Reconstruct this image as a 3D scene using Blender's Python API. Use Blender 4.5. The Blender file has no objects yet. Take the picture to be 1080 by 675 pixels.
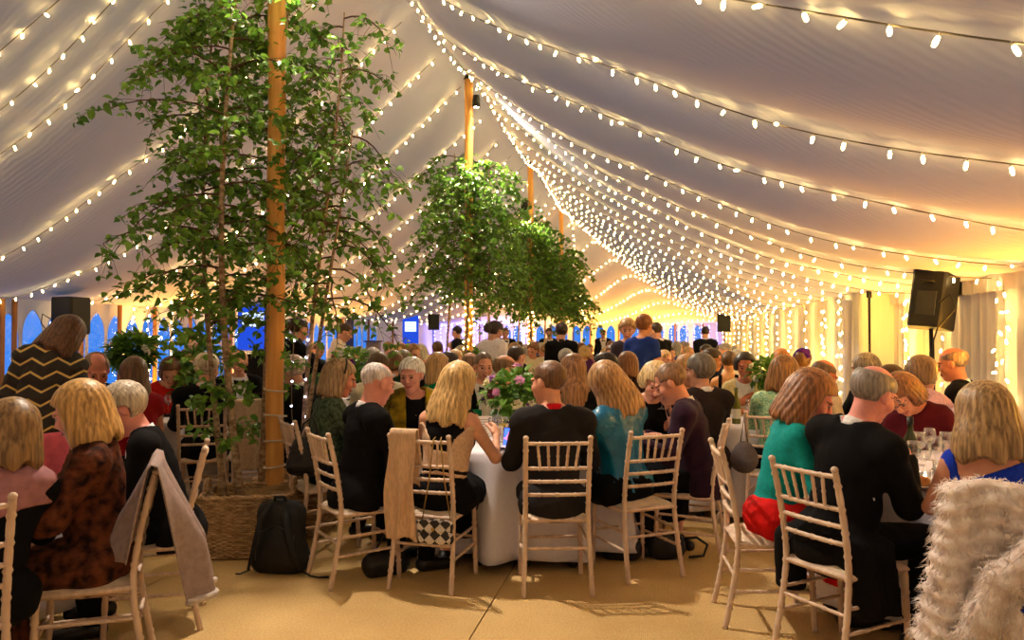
import bpy, bmesh, math, random
import numpy as np
from mathutils import Vector, Matrix, Euler

SC = bpy.context.scene
COL = SC.collection
PI = math.pi
R = math.radians
FPX = 830.0
YAW = math.atan(150.0 / 830.0)
CS, SN = math.cos(YAW), math.sin(YAW)
CAMH = 1.52
HORIZON = 355.0

# ------------------------------------------------------------------ placing
def pos(px, Z):
    """floor point (x, y) seen at image column px at camera depth Z"""
    xc = (px - 540.0) / FPX * Z
    return (xc * CS - Z * SN, xc * SN + Z * CS)

def hgt(py, Z):
    return CAMH + (HORIZON - py) * Z / FPX

def rz_of(a, px=540):
    """heading: 0 looks straight away from the camera along the line of sight, 90 to the right, 180 at the camera"""
    return YAW - R(a) - math.atan((px - 540.0) / FPX)

# ------------------------------------------------------------------ materials
MATS = {}
def srgb(r, g, b):
    def f(c):
        c /= 255.0
        return c / 12.92 if c <= 0.04045 else ((c + 0.055) / 1.055) ** 2.4
    return (f(r), f(g), f(b))

def new_mat(name):
    m = bpy.data.materials.new(name)
    m.use_nodes = True
    nt = m.node_tree
    for n in list(nt.nodes):
        nt.nodes.remove(n)
    out = nt.nodes.new('ShaderNodeOutputMaterial')
    return m, nt, out

def mat(name, col, rough=0.6, metal=0.0, var=0.12, scale=(12, 12, 12), bump=0.0, bscale=None, col2=None, spec=0.4,
        sheen=0.0, wave=None, trans=0.0, alpha=1.0):
    """principled surface with a noise driven colour variation and bump, all procedural"""
    if name in MATS:
        return MATS[name]
    m, nt, out = new_mat(name)
    N = nt.nodes.new
    L = nt.links.new
    p = N('ShaderNodeBsdfPrincipled')
    tc = N('ShaderNodeTexCoord')
    mp = N('ShaderNodeMapping')
    mp.inputs['Scale'].default_value = scale
    L(tc.outputs['Object'], mp.inputs['Vector'])
    nz = N('ShaderNodeTexNoise')
    nz.inputs['Scale'].default_value = 1.0
    nz.inputs['Detail'].default_value = 4.0
    L(mp.outputs['Vector'], nz.inputs['Vector'])
    fac = nz.outputs['Fac']
    if wave:
        wv = N('ShaderNodeTexWave')
        wv.inputs['Scale'].default_value = wave[0]
        wv.bands_direction = wave[1]
        wv.inputs['Distortion'].default_value = wave[2]
        L(tc.outputs['Object'], wv.inputs['Vector'])
        fac = wv.outputs['Fac']
    rp = N('ShaderNodeValToRGB')
    c = col
    c2 = col2 if col2 else tuple(min(1, x * (1 + var)) for x in c)
    c1 = c if col2 else tuple(x * (1 - var) for x in c)
    rp.color_ramp.elements[0].position = 0.35
    rp.color_ramp.elements[0].color = (*c1, 1)
    rp.color_ramp.elements[1].position = 0.65
    rp.color_ramp.elements[1].color = (*c2, 1)
    L(fac, rp.inputs['Fac'])
    L(rp.outputs['Color'], p.inputs['Base Color'])
    p.inputs['Roughness'].default_value = rough
    p.inputs['Metallic'].default_value = metal
    p.inputs['Specular IOR Level'].default_value = spec
    if sheen:
        p.inputs['Sheen Weight'].default_value = sheen
    if trans:
        p.inputs['Transmission Weight'].default_value = trans
    if bump:
        bz = N('ShaderNodeTexNoise')
        mp2 = N('ShaderNodeMapping')
        mp2.inputs['Scale'].default_value = bscale or scale
        L(tc.outputs['Object'], mp2.inputs['Vector'])
        L(mp2.outputs['Vector'], bz.inputs['Vector'])
        bz.inputs['Scale'].default_value = 1.0
        bz.inputs['Detail'].default_value = 3.0
        bn = N('ShaderNodeBump')
        bn.inputs['Strength'].default_value = bump
        bn.inputs['Distance'].default_value = 0.01
        L(bz.outputs['Fac'] if not wave else fac, bn.inputs['Height'])
        L(bn.outputs['Normal'], p.inputs['Normal'])
    L(p.outputs['BSDF'], out.inputs['Surface'])
    MATS[name] = m
    return m

def emis(name, col, strength):
    if name in MATS:
        return MATS[name]
    m, nt, out = new_mat(name)
    e = nt.nodes.new('ShaderNodeEmission')
    e.inputs['Color'].default_value = (*col, 1)
    e.inputs['Strength'].default_value = strength
    nt.links.new(e.outputs['Emission'], out.inputs['Surface'])
    MATS[name] = m
    return m

def glass_mat(name, tint=(1, 1, 1), rough=0.02):
    """thin clear glass: tinted see-through with a glossy film"""
    if name in MATS:
        return MATS[name]
    m, nt, out = new_mat(name)
    N = nt.nodes.new
    t = N('ShaderNodeBsdfTransparent'); t.inputs['Color'].default_value = (*tint, 1)
    g = N('ShaderNodeBsdfGlossy'); g.inputs['Roughness'].default_value = rough
    lw = N('ShaderNodeLayerWeight'); lw.inputs['Blend'].default_value = 0.35
    mr = N('ShaderNodeMapRange')
    mr.inputs['To Min'].default_value = 0.08; mr.inputs['To Max'].default_value = 0.85
    nt.links.new(lw.outputs['Facing'], mr.inputs['Value'])
    mx = N('ShaderNodeMixShader')
    nt.links.new(mr.outputs['Result'], mx.inputs['Fac'])
    nt.links.new(t.outputs['BSDF'], mx.inputs[1]); nt.links.new(g.outputs['BSDF'], mx.inputs[2])
    nt.links.new(mx.outputs['Shader'], out.inputs['Surface'])
    MATS[name] = m
    return m

def cloth(name, c, **k):
    k.setdefault('rough', 0.85); k.setdefault('bump', 0.25); k.setdefault('scale', (60, 60, 60)); k.setdefault('bscale', (220, 220, 220)); k.setdefault('spec', 0.15)
    return mat(name, srgb(*c), **k)

def skin_mat(c=(205, 150, 125)):
    return mat('skin_%d_%d_%d' % c, srgb(*c), rough=0.5, var=0.1, scale=(14, 14, 14), bump=0.05, bscale=(120, 120, 120), spec=0.35)

def hair_mat(c, c2=None):
    n = 'hair_%d_%d_%d' % c
    d = tuple(int(x * 0.74) for x in c)
    return mat(n, srgb(*d), col2=srgb(*(c2 or tuple(min(255, int(x * 1.12)) for x in c))), rough=0.42, scale=(75, 75, 3.5), bump=0.16, bscale=(150, 150, 5), spec=0.45)

# ------------------------------------------------------------------ mesh building
class MB:
    """gathers vertices and faces of one mesh"""
    def __init__(self):
        self.v = []; self.f = []; self.mi = []; self.M = None; self.cur = 0
    def add(self, vs, fs, mi=None):
        b = len(self.v)
        if self.M is not None:
            vs = [self.M @ Vector(p) for p in vs]
        self.v.extend([tuple(p) for p in vs])
        for f in fs:
            self.f.append(tuple(b + i for i in f)); self.mi.append(self.cur if mi is None else mi)
    def box(self, c, s, mi=None, rz=0.0, taper=1.0):
        x, y, z = s[0] / 2, s[1] / 2, s[2] / 2
        vs = []
        for dz, k in ((-z, 1.0), (z, taper)):
            for dx, dy in ((-x, -y), (x, -y), (x, y), (-x, y)):
                X, Y = dx * k, dy * k
                vs.append((c[0] + X * math.cos(rz) - Y * math.sin(rz), c[1] + X * math.sin(rz) + Y * math.cos(rz), c[2] + dz))
        self.add(vs, [(3, 2, 1, 0), (4, 5, 6, 7), (0, 1, 5, 4), (1, 2, 6, 5), (2, 3, 7, 6), (3, 0, 4, 7)], mi)
    def bbox(self, c, s, b, mi=None):
        """box with chamfered vertical and horizontal edges"""
        x, y, z = s[0] / 2, s[1] / 2, s[2] / 2
        rings = [(-z, b), (-z + b, 0), (z - b, 0), (z, b)]
        vs = []; n = 8
        for dz, k in rings:
            X, Y = x - k, y - k; bb = b
            for p in ((-X + bb, -Y), (X - bb, -Y), (X, -Y + bb), (X, Y - bb), (X - bb, Y), (-X + bb, Y), (-X, Y - bb), (-X, -Y + bb)):
                vs.append((c[0] + p[0], c[1] + p[1], c[2] + dz))
        fs = [tuple(range(7, -1, -1)), tuple(24 + i for i in range(8))]
        for r in range(3):
            for i in range(8):
                j = (i + 1) % 8
                fs.append((r * 8 + i, r * 8 + j, r * 8 + 8 + j, r * 8 + 8 + i))
        self.add(vs, fs, mi)
    def tube(self, pts, rad, n=8, mi=None, cap=True, flat=1.0, closed=False):
        pts = [Vector(p) for p in pts]
        m = len(pts)
        if not hasattr(rad, '__len__'):
            rad = [rad] * m
        vs = []; prev = None
        for i, p in enumerate(pts):
            if closed:
                t = pts[(i + 1) % m] - pts[i - 1]
            else:
                t = pts[min(i + 1, m - 1)] - pts[max(i - 1, 0)]
            if t.length < 1e-9:
                t = Vector((0, 0, 1))
            t.normalize()
            if prev is None:
                a = Vector((0, 0, 1)) if abs(t.z) < 0.9 else Vector((0, 1, 0))
                u = t.cross(a).normalized()
            else:
                u = (prev - t * prev.dot(t))
                u = u.normalized() if u.length > 1e-6 else t.orthogonal().normalized()
            prev = u
            w = t.cross(u)
            for k in range(n):
                an = 2 * PI * k / n
                vs.append(p + (u * math.cos(an) + w * math.sin(an) * flat) * rad[i])
        fs = []
        rng = m if closed else m - 1
        for i in range(rng):
            i2 = (i + 1) % m
            for k in range(n):
                k2 = (k + 1) % n
                fs.append((i * n + k, i * n + k2, i2 * n + k2, i2 * n + k))
        if cap and not closed:
            fs.append(tuple(range(n - 1, -1, -1)))
            fs.append(tuple((m - 1) * n + k for k in range(n)))
        self.add(vs, fs, mi)
    def lathe(self, prof, n=16, c=(0, 0, 0), mi=None, cap=True):
        vs = []; fs = []
        for r, z in prof:
            for k in range(n):
                a = 2 * PI * k / n
                vs.append((c[0] + r * math.cos(a), c[1] + r * math.sin(a), c[2] + z))
        for i in range(len(prof) - 1):
            for k in range(n):
                k2 = (k + 1) % n
                fs.append((i * n + k, i * n + k2, i * n + n + k2, i * n + n + k))
        if cap:
            if prof[0][0] > 1e-5: fs.append(tuple(range(n - 1, -1, -1)))
            if prof[-1][0] > 1e-5: fs.append(tuple((len(prof) - 1) * n + k for k in range(n)))
        self.add(vs, fs, mi)
    def grid(self, fn, nu, nv, mi=None, wrapu=False):
        vs = [fn(i / nu, j / nv) for j in range(nv + 1) for i in range(nu + (0 if wrapu else 1))]
        w = nu if wrapu else nu + 1
        fs = []
        for j in range(nv):
            for i in range(nu):
                i2 = (i + 1) % w if wrapu else i + 1
                fs.append((j * w + i, j * w + i2, (j + 1) * w + i2, (j + 1) * w + i))
        self.add(vs, fs, mi)
    def blob(self, c, r, nu=10, nv=6, mi=None):
        vs = [(c[0], c[1], c[2] - r[2])]
        for j in range(1, nv):
            ph = -PI / 2 + PI * j / nv
            for i in range(nu):
                a = 2 * PI * i / nu
                vs.append((c[0] + r[0] * math.cos(ph) * math.cos(a), c[1] + r[1] * math.cos(ph) * math.sin(a), c[2] + r[2] * math.sin(ph)))
        vs.append((c[0], c[1], c[2] + r[2]))
        fs = []
        for i in range(nu):
            i2 = (i + 1) % nu
            fs.append((0, 1 + i2, 1 + i))
            for j in range(nv - 2):
                b = 1 + j * nu
                fs.append((b + i, b + i2, b + nu + i2, b + nu + i))
            b = 1 + (nv - 2) * nu
            fs.append((b + i, b + i2, len(vs) - 1))
        self.add(vs, fs, mi)
    def mesh(self, name, mats, smooth=True):
        me = bpy.data.meshes.new(name)
        me.from_pydata(self.v, [], self.f)
        for m in (mats if isinstance(mats, (list, tuple)) else [mats]):
            me.materials.append(m)
        if self.mi and max(self.mi) > 0:
            me.polygons.foreach_set('material_index', self.mi)
        if smooth:
            me.polygons.foreach_set('use_smooth', [True] * len(me.polygons))
        me.update()
        return me
    def build(self, name, mats, parent=None, loc=None, rz=0.0, smooth=True):
        return link(name, self.mesh(name, mats, smooth), parent, loc, rz)

def link(name, me, parent=None, loc=None, rz=0.0):
    o = bpy.data.objects.new(name, me)
    COL.objects.link(o)
    if parent is not None:
        o.parent = parent
    if loc is not None:
        o.location = loc
    if rz:
        o.rotation_euler = (0, 0, rz)
    return o

def tag(o, label, cat, group=None, kind=None):
    o['label'] = label
    o['category'] = cat
    if group: o['group'] = group
    if kind: o['kind'] = kind
    return o

def thing(name, label, cat, loc=(0, 0, 0), rz=0.0, group=None):
    o = bpy.data.objects.new(name, None)
    o.empty_display_size = 0.1
    COL.objects.link(o)
    o.location = loc
    o.rotation_euler = (0, 0, rz)
    return tag(o, label, cat, group)

def struct(o):
    o['kind'] = 'structure'
    return o

def smooth_angle(o, deg=40):
    o.data.set_sharp_from_angle(angle=R(deg))
    return o

# ------------------------------------------------------------------ camera, view
cam_d = bpy.data.cameras.new('camera')
cam = bpy.data.objects.new('camera', cam_d)
COL.objects.link(cam)
cam_d.sensor_fit = 'HORIZONTAL'
cam_d.sensor_width = 36.0
cam_d.lens = FPX / 1080.0 * 36.0
cam_d.clip_start = 0.05
cam_d.clip_end = 200
cam.location = (0, 0, CAMH)
cam.rotation_euler = (R(90) + math.atan(17.5 / 830.0), 0, YAW)
cam_d.dof.use_dof = True
cam_d.dof.focus_distance = 5.6
cam_d.dof.aperture_fstop = 5.0
SC.camera = cam
SC.view_settings.view_transform = 'Standard'
SC.view_settings.look = 'None'
SC.view_settings.gamma = 1.0
SC.view_settings.use_curve_mapping = False
SC.view_settings.exposure = 0.34
# ================================================================== the marquee
KX = -2.8           # ridge / pole line
WID = 5.7           # ridge to eave
XL, XR = KX - WID, KX + WID
ZR, ZE = 5.55, 2.04
POLE_Y = [5.5, 11.75, 17.9, 24.0]
YN, YF = -3.2, 29.6  # near and far end walls
SEAMS = {-1: [-2.4, -1.0, .4, 1.8, 3.2, 4.4, 5.15, 5.55] + [5.97 + 1.44 * i for i in range(17)], 1: [-1.2, 0.0, 1.2, 2.4, 3.7, 5.15, 6.5, 8.2] + [9.3 + 1.07 * i for i in range(20)]}
FAN = {-1: 0.0, 1: 1.0}

def roof_z(u, y):
    t = min(1.0, abs(u) / WID)
    ty = max(0.0, (y - POLE_Y[-1]) / (YF - POLE_Y[-1]))
    t = min(1.0, (t ** 6 + ty ** 6) ** (1 / 6.0))
    g = (1 - t) ** 1.62
    z = ZE + (ZR - ZE) * g
    k = (y - POLE_Y[0]) / 6.15
    if y < POLE_Y[-1]:
        z -= 0.16 * math.sin(PI * k) ** 2 * max(0.0, 1 - t * 2.2)
    return z

def seam_y(side, y0, u):
    """position along the tent of a seam crossing mid span at y0, at distance u from the ridge"""
    if side < 0:
        return y0
    return y0 - FAN[1] * (u - 2.8) * (0.9 if u < 2.8 else 0.75)

def billow(side, u, y):
    q = y + (FAN[1] * (u - 2.8) * (0.9 if u < 2.8 else 0.75) if side > 0 else 0)
    s = SEAMS[side]
    for i in range(len(s) - 1):
        if s[i] <= q < s[i + 1]:
            f = (q - s[i]) / (s[i + 1] - s[i])
            return math.sin(PI * f) * (0.10 if side > 0 else 0.07) * (s[i + 1] - s[i]) / 1.4
    return 0.04

def lining_material():
    m, nt, out = new_mat('marquee_lining')
    N = nt.nodes.new; L = nt.links.new
    tc = N('ShaderNodeTexCoord')
    wv = N('ShaderNodeTexWave'); wv.bands_direction = 'Y'
    wv.inputs['Scale'].default_value = 5.0; wv.inputs['Distortion'].default_value = 5.0; wv.inputs['Detail'].default_value = 3.0
    wv.inputs['Detail Scale'].default_value = 0.6
    L(tc.outputs['Object'], wv.inputs['Vector'])
    bn = N('ShaderNodeBump'); bn.inputs['Strength'].default_value = 0.10; bn.inputs['Distance'].default_value = 0.03
    L(wv.outputs['Fac'], bn.inputs['Height'])
    d = N('ShaderNodeBsdfDiffuse'); d.inputs['Color'].default_value = (*srgb(206, 202, 210), 1)
    t = N('ShaderNodeBsdfTranslucent'); t.inputs['Color'].default_value = (1.0, 0.62, 0.36, 1)
    L(bn.outputs['Normal'], d.inputs['Normal'])
    mx = N('ShaderNodeMixShader'); mx.inputs['Fac'].default_value = 0.22
    L(d.outputs['BSDF'], mx.inputs[1]); L(t.outputs['BSDF'], mx.inputs[2])
    L(mx.outputs['Shader'], out.inputs['Surface'])
    return m
LINING = lining_material()

for side, nm in ((-1, 'ceiling'), (1, 'ceiling.001')):
    b = MB()
    NU, NV = 44, 340
    def fn(a, c, side=side):
        u = a * WID; y = YN + c * (YF - YN)
        t = u / WID
        return (KX + side * u, y, roof_z(u, y) - billow(side, u, y) * min(1, t * 4) * min(1.0, (1 - t) * 5 + 0.15))
    b.grid(fn, NU, NV)
    struct(b.build(nm, LINING))

# ------------------------------------------------------------------ floor: coir matting with joints
def floor_material():
    m, nt, out = new_mat('coir_matting')
    N = nt.nodes.new; L = nt.links.new
    tc = N('ShaderNodeTexCoord')
    p = N('ShaderNodeBsdfPrincipled'); p.inputs['Roughness'].default_value = 0.9; p.inputs['Specular IOR Level'].default_value = 0.1
    n1 = N('ShaderNodeTexNoise'); n1.inputs['Scale'].default_value = 1.3; n1.inputs['Detail'].default_value = 6
    L(tc.outputs['Object'], n1.inputs['Vector'])
    n2 = N('ShaderNodeTexNoise'); n2.inputs['Scale'].default_value = 90; n2.inputs['Detail'].default_value = 3
    L(tc.outputs['Object'], n2.inputs['Vector'])
    mx = N('ShaderNodeMath'); mx.operation = 'ADD'
    L(n1.outputs['Fac'], mx.inputs[0]); L(n2.outputs['Fac'], mx.inputs[1])
    rp = N('ShaderNodeValToRGB')
    rp.color_ramp.elements[0].position = 0.62; rp.color_ramp.elements[0].color = (*srgb(186, 152, 98), 1)
    rp.color_ramp.elements[1].position = 1.0; rp.color_ramp.elements[1].color = (*srgb(214, 182, 126), 1)
    mh = N('ShaderNodeMath'); mh.operation = 'MULTIPLY'; mh.inputs[1].default_value = 0.8
    L(mx.outputs['Value'], mh.inputs[0]); L(mh.outputs['Value'], rp.inputs['Fac'])
    L(rp.outputs['Color'], p.inputs['Base Color'])
    wx = N('ShaderNodeTexWave'); wx.bands_direction = 'X'; wx.inputs['Scale'].default_value = 30
    wy = N('ShaderNodeTexWave'); wy.bands_direction = 'Y'; wy.inputs['Scale'].default_value = 30
    L(tc.outputs['Object'], wx.inputs['Vector']); L(tc.outputs['Object'], wy.inputs['Vector'])
    ad = N('ShaderNodeMath'); ad.operation = 'ADD'
    L(wx.outputs['Fac'], ad.inputs[0]); L(wy.outputs['Fac'], ad.inputs[1])
    bn = N('ShaderNodeBump'); bn.inputs['Strength'].default_value = 0.35; bn.inputs['Distance'].default_value = 0.006
    L(ad.outputs['Value'], bn.inputs['Height']); L(bn.outputs['Normal'], p.inputs['Normal'])
    L(p.outputs['BSDF'], out.inputs['Surface'])
    return m
b = MB()
xs = [XL - 0.3, -5.2, -3.05, -0.92, 0.98, XR + 0.3]
for i in range(5):
    x0, x1 = xs[i] + 0.004, xs[i + 1] - 0.004
    b.add([(x0, YN, 0), (x1, YN, 0), (x1, YF + .3, 0), (x0, YF + .3, 0)], [(0, 1, 2, 3)])
    b.add([(x1, YN, 0), (x1, YN, -.012), (x1, YF, -.012), (x1, YF, 0)], [(0, 1, 2, 3)])
b.add([(XL - .4, YN - .1, -0.012), (XR + .4, YN - .1, -0.012), (XR + .4, YF + .4, -0.012), (XL - .4, YF + .4, -0.012)], [(0, 1, 2, 3)])
struct(b.build('floor', floor_material(), smooth=False))

# ------------------------------------------------------------------ walls with gothic windows
def wall_cloth(name, c, tr=0.2):
    m, nt, out = new_mat(name)
    N = nt.nodes.new; L = nt.links.new
    tc = N('ShaderNodeTexCoord')
    nz = N('ShaderNodeTexNoise'); nz.inputs['Scale'].default_value = 9; nz.inputs['Detail'].default_value = 3
    mp = N('ShaderNodeMapping'); mp.inputs['Scale'].default_value = (1, 1, 0.12)
    L(tc.outputs['Object'], mp.inputs['Vector']); L(mp.outputs['Vector'], nz.inputs['Vector'])
    bn = N('ShaderNodeBump'); bn.inputs['Strength'].default_value = 0.35; bn.inputs['Distance'].default_value = 0.05
    L(nz.outputs['Fac'], bn.inputs['Height'])
    d = N('ShaderNodeBsdfDiffuse'); d.inputs['Color'].default_value = (*srgb(*c), 1)
    L(bn.outputs['Normal'], d.inputs['Normal'])
    t = N('ShaderNodeBsdfTranslucent'); t.inputs['Color'].default_value = (1, .66, .42, 1)
    mx = N('ShaderNodeMixShader'); mx.inputs['Fac'].default_value = tr
    L(d.outputs['BSDF'], mx.inputs[1]); L(t.outputs['BSDF'], mx.inputs[2])
    L(mx.outputs['Shader'], out.inputs['Surface'])
    return m
WALLC = wall_cloth('wall_lining', (228, 222, 220))
CURT = wall_cloth('ivory_curtain', (232, 222, 200), 0.1)

def pane_material():
    m, nt, out = new_mat('clear_vinyl_pane')
    N = nt.nodes.new; L = nt.links.new
    tc = N('ShaderNodeTexCoord')
    nz = N('ShaderNodeTexNoise'); nz.inputs['Scale'].default_value = 5; nz.inputs['Detail'].default_value = 2
    L(tc.outputs['Object'], nz.inputs['Vector'])
    bn = N('ShaderNodeBump'); bn.inputs['Strength'].default_value = 0.6; bn.inputs['Distance'].default_value = 0.05
    L(nz.outputs['Fac'], bn.inputs['Height'])
    t = N('ShaderNodeBsdfTransparent'); t.inputs['Color'].default_value = (.9, .97, 1, 1)
    g = N('ShaderNodeBsdfGlossy'); g.inputs['Roughness'].default_value = 0.12
    L(bn.outputs['Normal'], g.inputs['Normal'])
    mx = N('ShaderNodeMixShader'); mx.inputs['Fac'].default_value = 0.13
    L(t.outputs['BSDF'], mx.inputs[1]); L(g.outputs['BSDF'], mx.inputs[2])
    L(mx.outputs['Shader'], out.inputs['Surface'])
    return m
PANE = pane_material()

def gothic(w, z0, z1):
    zs = z1 - w * 0.95
    pts = [(-w / 2, z0), (w / 2, z0)]
    for k in range(7):
        f = k / 6.0
        pts.append((w / 2 * math.cos(f * PI / 2) ** 0.9 if k < 6 else 0.0, zs + (z1 - zs) * (0.82 * math.sin(f * PI / 2) + 0.18 * f ** 3)))
    for k in range(5, -1, -1):
        x, z = pts[2 + k]
        pts.append((-x, z))
    return pts

WIN_N = [0]
def wall_with_windows(name, org, dirv, length, height, wins, mt):
    """vertical cloth wall; wins = [(s, width, z0, z1)]"""
    bm = bmesh.new()
    d = Vector(dirv)
    P = lambda s, z: Vector(org) + d * s + Vector((0, 0, z))
    def loop(pts):
        vs = [bm.verts.new(P(*p)) for p in pts]
        return [bm.edges.new((vs[i], vs[(i + 1) % len(vs)])) for i in range(len(vs))]
    es = loop([(0, 0), (length, 0), (length, height), (0, height)])
    for s, w, z0, z1 in wins:
        es += loop([(s + x, z) for x, z in gothic(w, z0, z1)])
    bmesh.ops.triangle_fill(bm, edges=es, use_beauty=True, use_dissolve=False)
    me = bpy.data.meshes.new(name)
    bm.to_mesh(me); bm.free()
    me.materials.append(mt)
    o = struct(link(name, me))
    nrm = Vector((-d.y, d.x, 0))
    for s, w, z0, z1 in wins:
        WIN_N[0] += 1
        b = MB()
        g = gothic(w, z0, z1)
        b.add([P(s + x, z) for x, z in g], [tuple(range(len(g)))])
        pane = b.build('window_%d' % WIN_N[0], PANE, smooth=False)
        struct(pane)
        f = MB()
        f.tube([P(s + x, z) for x, z in g], 0.008, 5, closed=True)
        f.build('window_frame', WALLC, pane)
    return o

wl = [(y - YN, 0.375, 0.72, 1.90 - 0.03 * (i % 3)) for i, y in enumerate([8.3 + 0.425 * k for k in range(36)])]
wall_with_windows('wall_left', (XL, YN, 0), (0, 1, 0), YF - YN, ZE + 0.02, wl, WALLC)
we = [(x - XL, 0.33, 0.75, 1.95) for x in [-5.55 + 0.395 * k + 0.10 * (k // 2) for k in range(17)]]
we = [w for w in we if w[0] < 2 * WID - 0.75]
wall_with_windows('wall_back', (XL, YF, 0), (1, 0, 0), 2 * WID, ZE + 0.02, we, WALLC)
# near gable end, behind the camera
b = MB()
pr = [(KX + s * u * WID, YN, roof_z(u * WID, YN)) for s, us in ((-1, [1 - k / 10 for k in range(10)]), (1, [k / 10 for k in range(11)])) for u in us]
b.add([(XL, YN, 0), (XR, YN, 0)] + pr[::-1], [tuple(range(len(pr) + 2))])
struct(b.build('wall_front', WALLC, smooth=False))

# right hand wall: pleated ivory curtains; the far stretch hangs further in
def curtain(name, x, y0, y1, h, amp=0.045, per=0.17, along='y', fix=0.0, seed=0):
    rnd = random.Random(seed)
    b = MB(); n = max(6, int((y1 - y0) / 0.028))
    ph = [rnd.uniform(0, 6) for _ in range(4)]
    def fn(a, c):
        s = y0 + a * (y1 - y0)
        w = amp * (0.55 + 0.45 * (1 - c)) * (math.sin(2 * PI * s / per + 1.2 * math.sin(s * 2.1 + ph[0])) + 0.4 * math.sin(2 * PI * s / per * 1.7 + ph[1]))
        z = 0.02 + c * h
        return (x + w, s, z) if along == 'y' else (s, x + w, z)
    b.grid(fn, n, 10)
    return b.build(name, CURT)
struct(curtain('wall_right', XR - 0.02, YN, 10.2, ZE + 0.02, seed=1))
struct(curtain('wall_right_far', XR - 0.42, 10.2, YF, ZE + 0.03, seed=2))
b = MB(); b.box((XR - .2, 10.2, 1.0), (.5, .05, 2.1)); struct(b.build('wall_right_return', CURT, smooth=False))
# pelmet band along the right eave
b = MB()
b.grid(lambda a, c: (XR - 0.10 - 0.02 * math.sin(a * 300), YN + a * (10.2 - YN), ZE - 0.14 + c * 0.2), 300, 3)
struct(b.build('trim_1', WALLC))
ORD = ['first', 'second', 'third', 'fourth', 'fifth', 'sixth', 'seventh', 'eighth', 'ninth', 'tenth', 'eleventh', 'twelfth', 'thirteenth', 'fourteenth', 'fifteenth',
       'sixteenth', 'seventeenth', 'eighteenth', 'nineteenth', 'twentieth', 'twenty-first', 'twenty-second', 'twenty-third', 'twenty-fourth', 'twenty-fifth', 'twenty-sixth', 'twenty-seventh', 'twenty-eighth', 'twenty-ninth', 'thirtieth']
# ================================================================== poles
WOOD = mat('varnished_pole', srgb(205, 140, 66), rough=0.45, col2=srgb(232, 172, 92), scale=(14, 14, 1.2), bump=0.15, bscale=(60, 60, 4))
SIDEWOOD = mat('side_pole_wood', srgb(150, 96, 52), rough=0.55, col2=srgb(178, 118, 66), scale=(14, 14, 1.5))
CABLE = mat('lamp_cable', srgb(120, 104, 80), rough=0.6)
CABLE_W = mat('lamp_cable_pale', srgb(205, 196, 178), rough=0.6)
BULB = emis('warm_bulb', (1.0, 0.71, 0.24), 50.0)
BULB_P = emis('violet_bulb', (0.42, 0.36, 1.0), 6.0)
BULB_T = emis('tree_bulb', (1.0, 0.8, 0.62), 26.0)
IRON = mat('black_iron', (0.02, 0.02, 0.02), rough=0.4, metal=0.6)
pole_place = ['nearest pole, rising from the wicker baskets', 'second pole back, with leafy birch round its middle', 'third pole back, with a black lamp near its top',
              'farthest pole, just ahead of the back windows']
for i, y in enumerate(POLE_Y):
    z1 = roof_z(0, y) + 0.03
    t = thing('tent_pole', 'varnished wooden tent pole, ' + pole_place[i], 'pole', (KX, y, 0), group='ridge poles of the tent')
    b = MB(); n = 24
    b.tube([(0.004 * math.sin(k), 0, k / n * z1) for k in range(n + 1)], [0.066 if k > 1 else 0.07 for k in range(n + 1)], 16)
    b.build('shaft', WOOD, t)
    b = MB(); b.lathe([(0.09, z1 - .10), (0.10, z1 - 0.06), (0.10, z1 - .02), (0.05, z1)], 16); b.build('ferrule', IRON, t)
    for k in range(4):
        b = MB()
        zz = 0.55 + 0.19 * k
        b.tube([((0.082 + .006 * math.sin(3 * a)) * math.cos(a), 0.082 * math.sin(a), zz + 0.01 * math.cos(a + k)) for a in [2 * PI * q / 18 for q in range(18)]], 0.007, 5, closed=True)
        b.build('rope_tie', mat('pale_rope', srgb(214, 200, 176)), t)
for k, y in enumerate([7.2, 8.95, 9.15, 10.4, 11.25, 12.15, 13.2, 14.6, 16.4, 18.4, 20.4, 22.4, 24.6]):
    b = MB(); b.tube([(0, 0, 0), (0, 0, 1.0), (0, 0, ZE - 0.02)], 0.034, 10)
    o = b.build('side_pole', SIDEWOOD, None, (XL + 0.10, y, 0))
    tag(o, 'brown wooden side pole against the left window wall, %s from the camera end' % ORD[k], 'pole', 'side poles on the left wall')
for k, x in enumerate([-7.5, -6.6, -5.7, -4.75, -3.6, -2.35, -1.3, -0.3, 0.75, 1.75]):
    b = MB(); b.tube([(0, 0, 0), (0, 0, 1.0), (0, 0, ZE - 0.02)], 0.032, 8)
    o = b.build('side_pole', SIDEWOOD, None, (x, YF - 0.10, 0))
    tag(o, 'thin wooden side pole on the far back wall, %s from the left corner' % ORD[k], 'pole', 'side poles on the back wall')

# ================================================================== fairy lights
def bulb_mesh(name, r, ln, mt):
    b = MB()
    b.lathe([(r * .55, 0.0), (r * .62, -ln * .3)], 6, mi=1)
    b.lathe([(r * .75, -ln * .3), (r, -ln * .6), (r * .75, -ln * .92), (0.0, -ln)], 6, mi=0)
    return b.mesh(name, [mt, CABLE_W])
BM_NEAR = bulb_mesh('bulb_near', 0.0095, 0.056, BULB)
BM_FAR = bulb_mesh('bulb_far', 0.016, 0.050, BULB)

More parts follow.
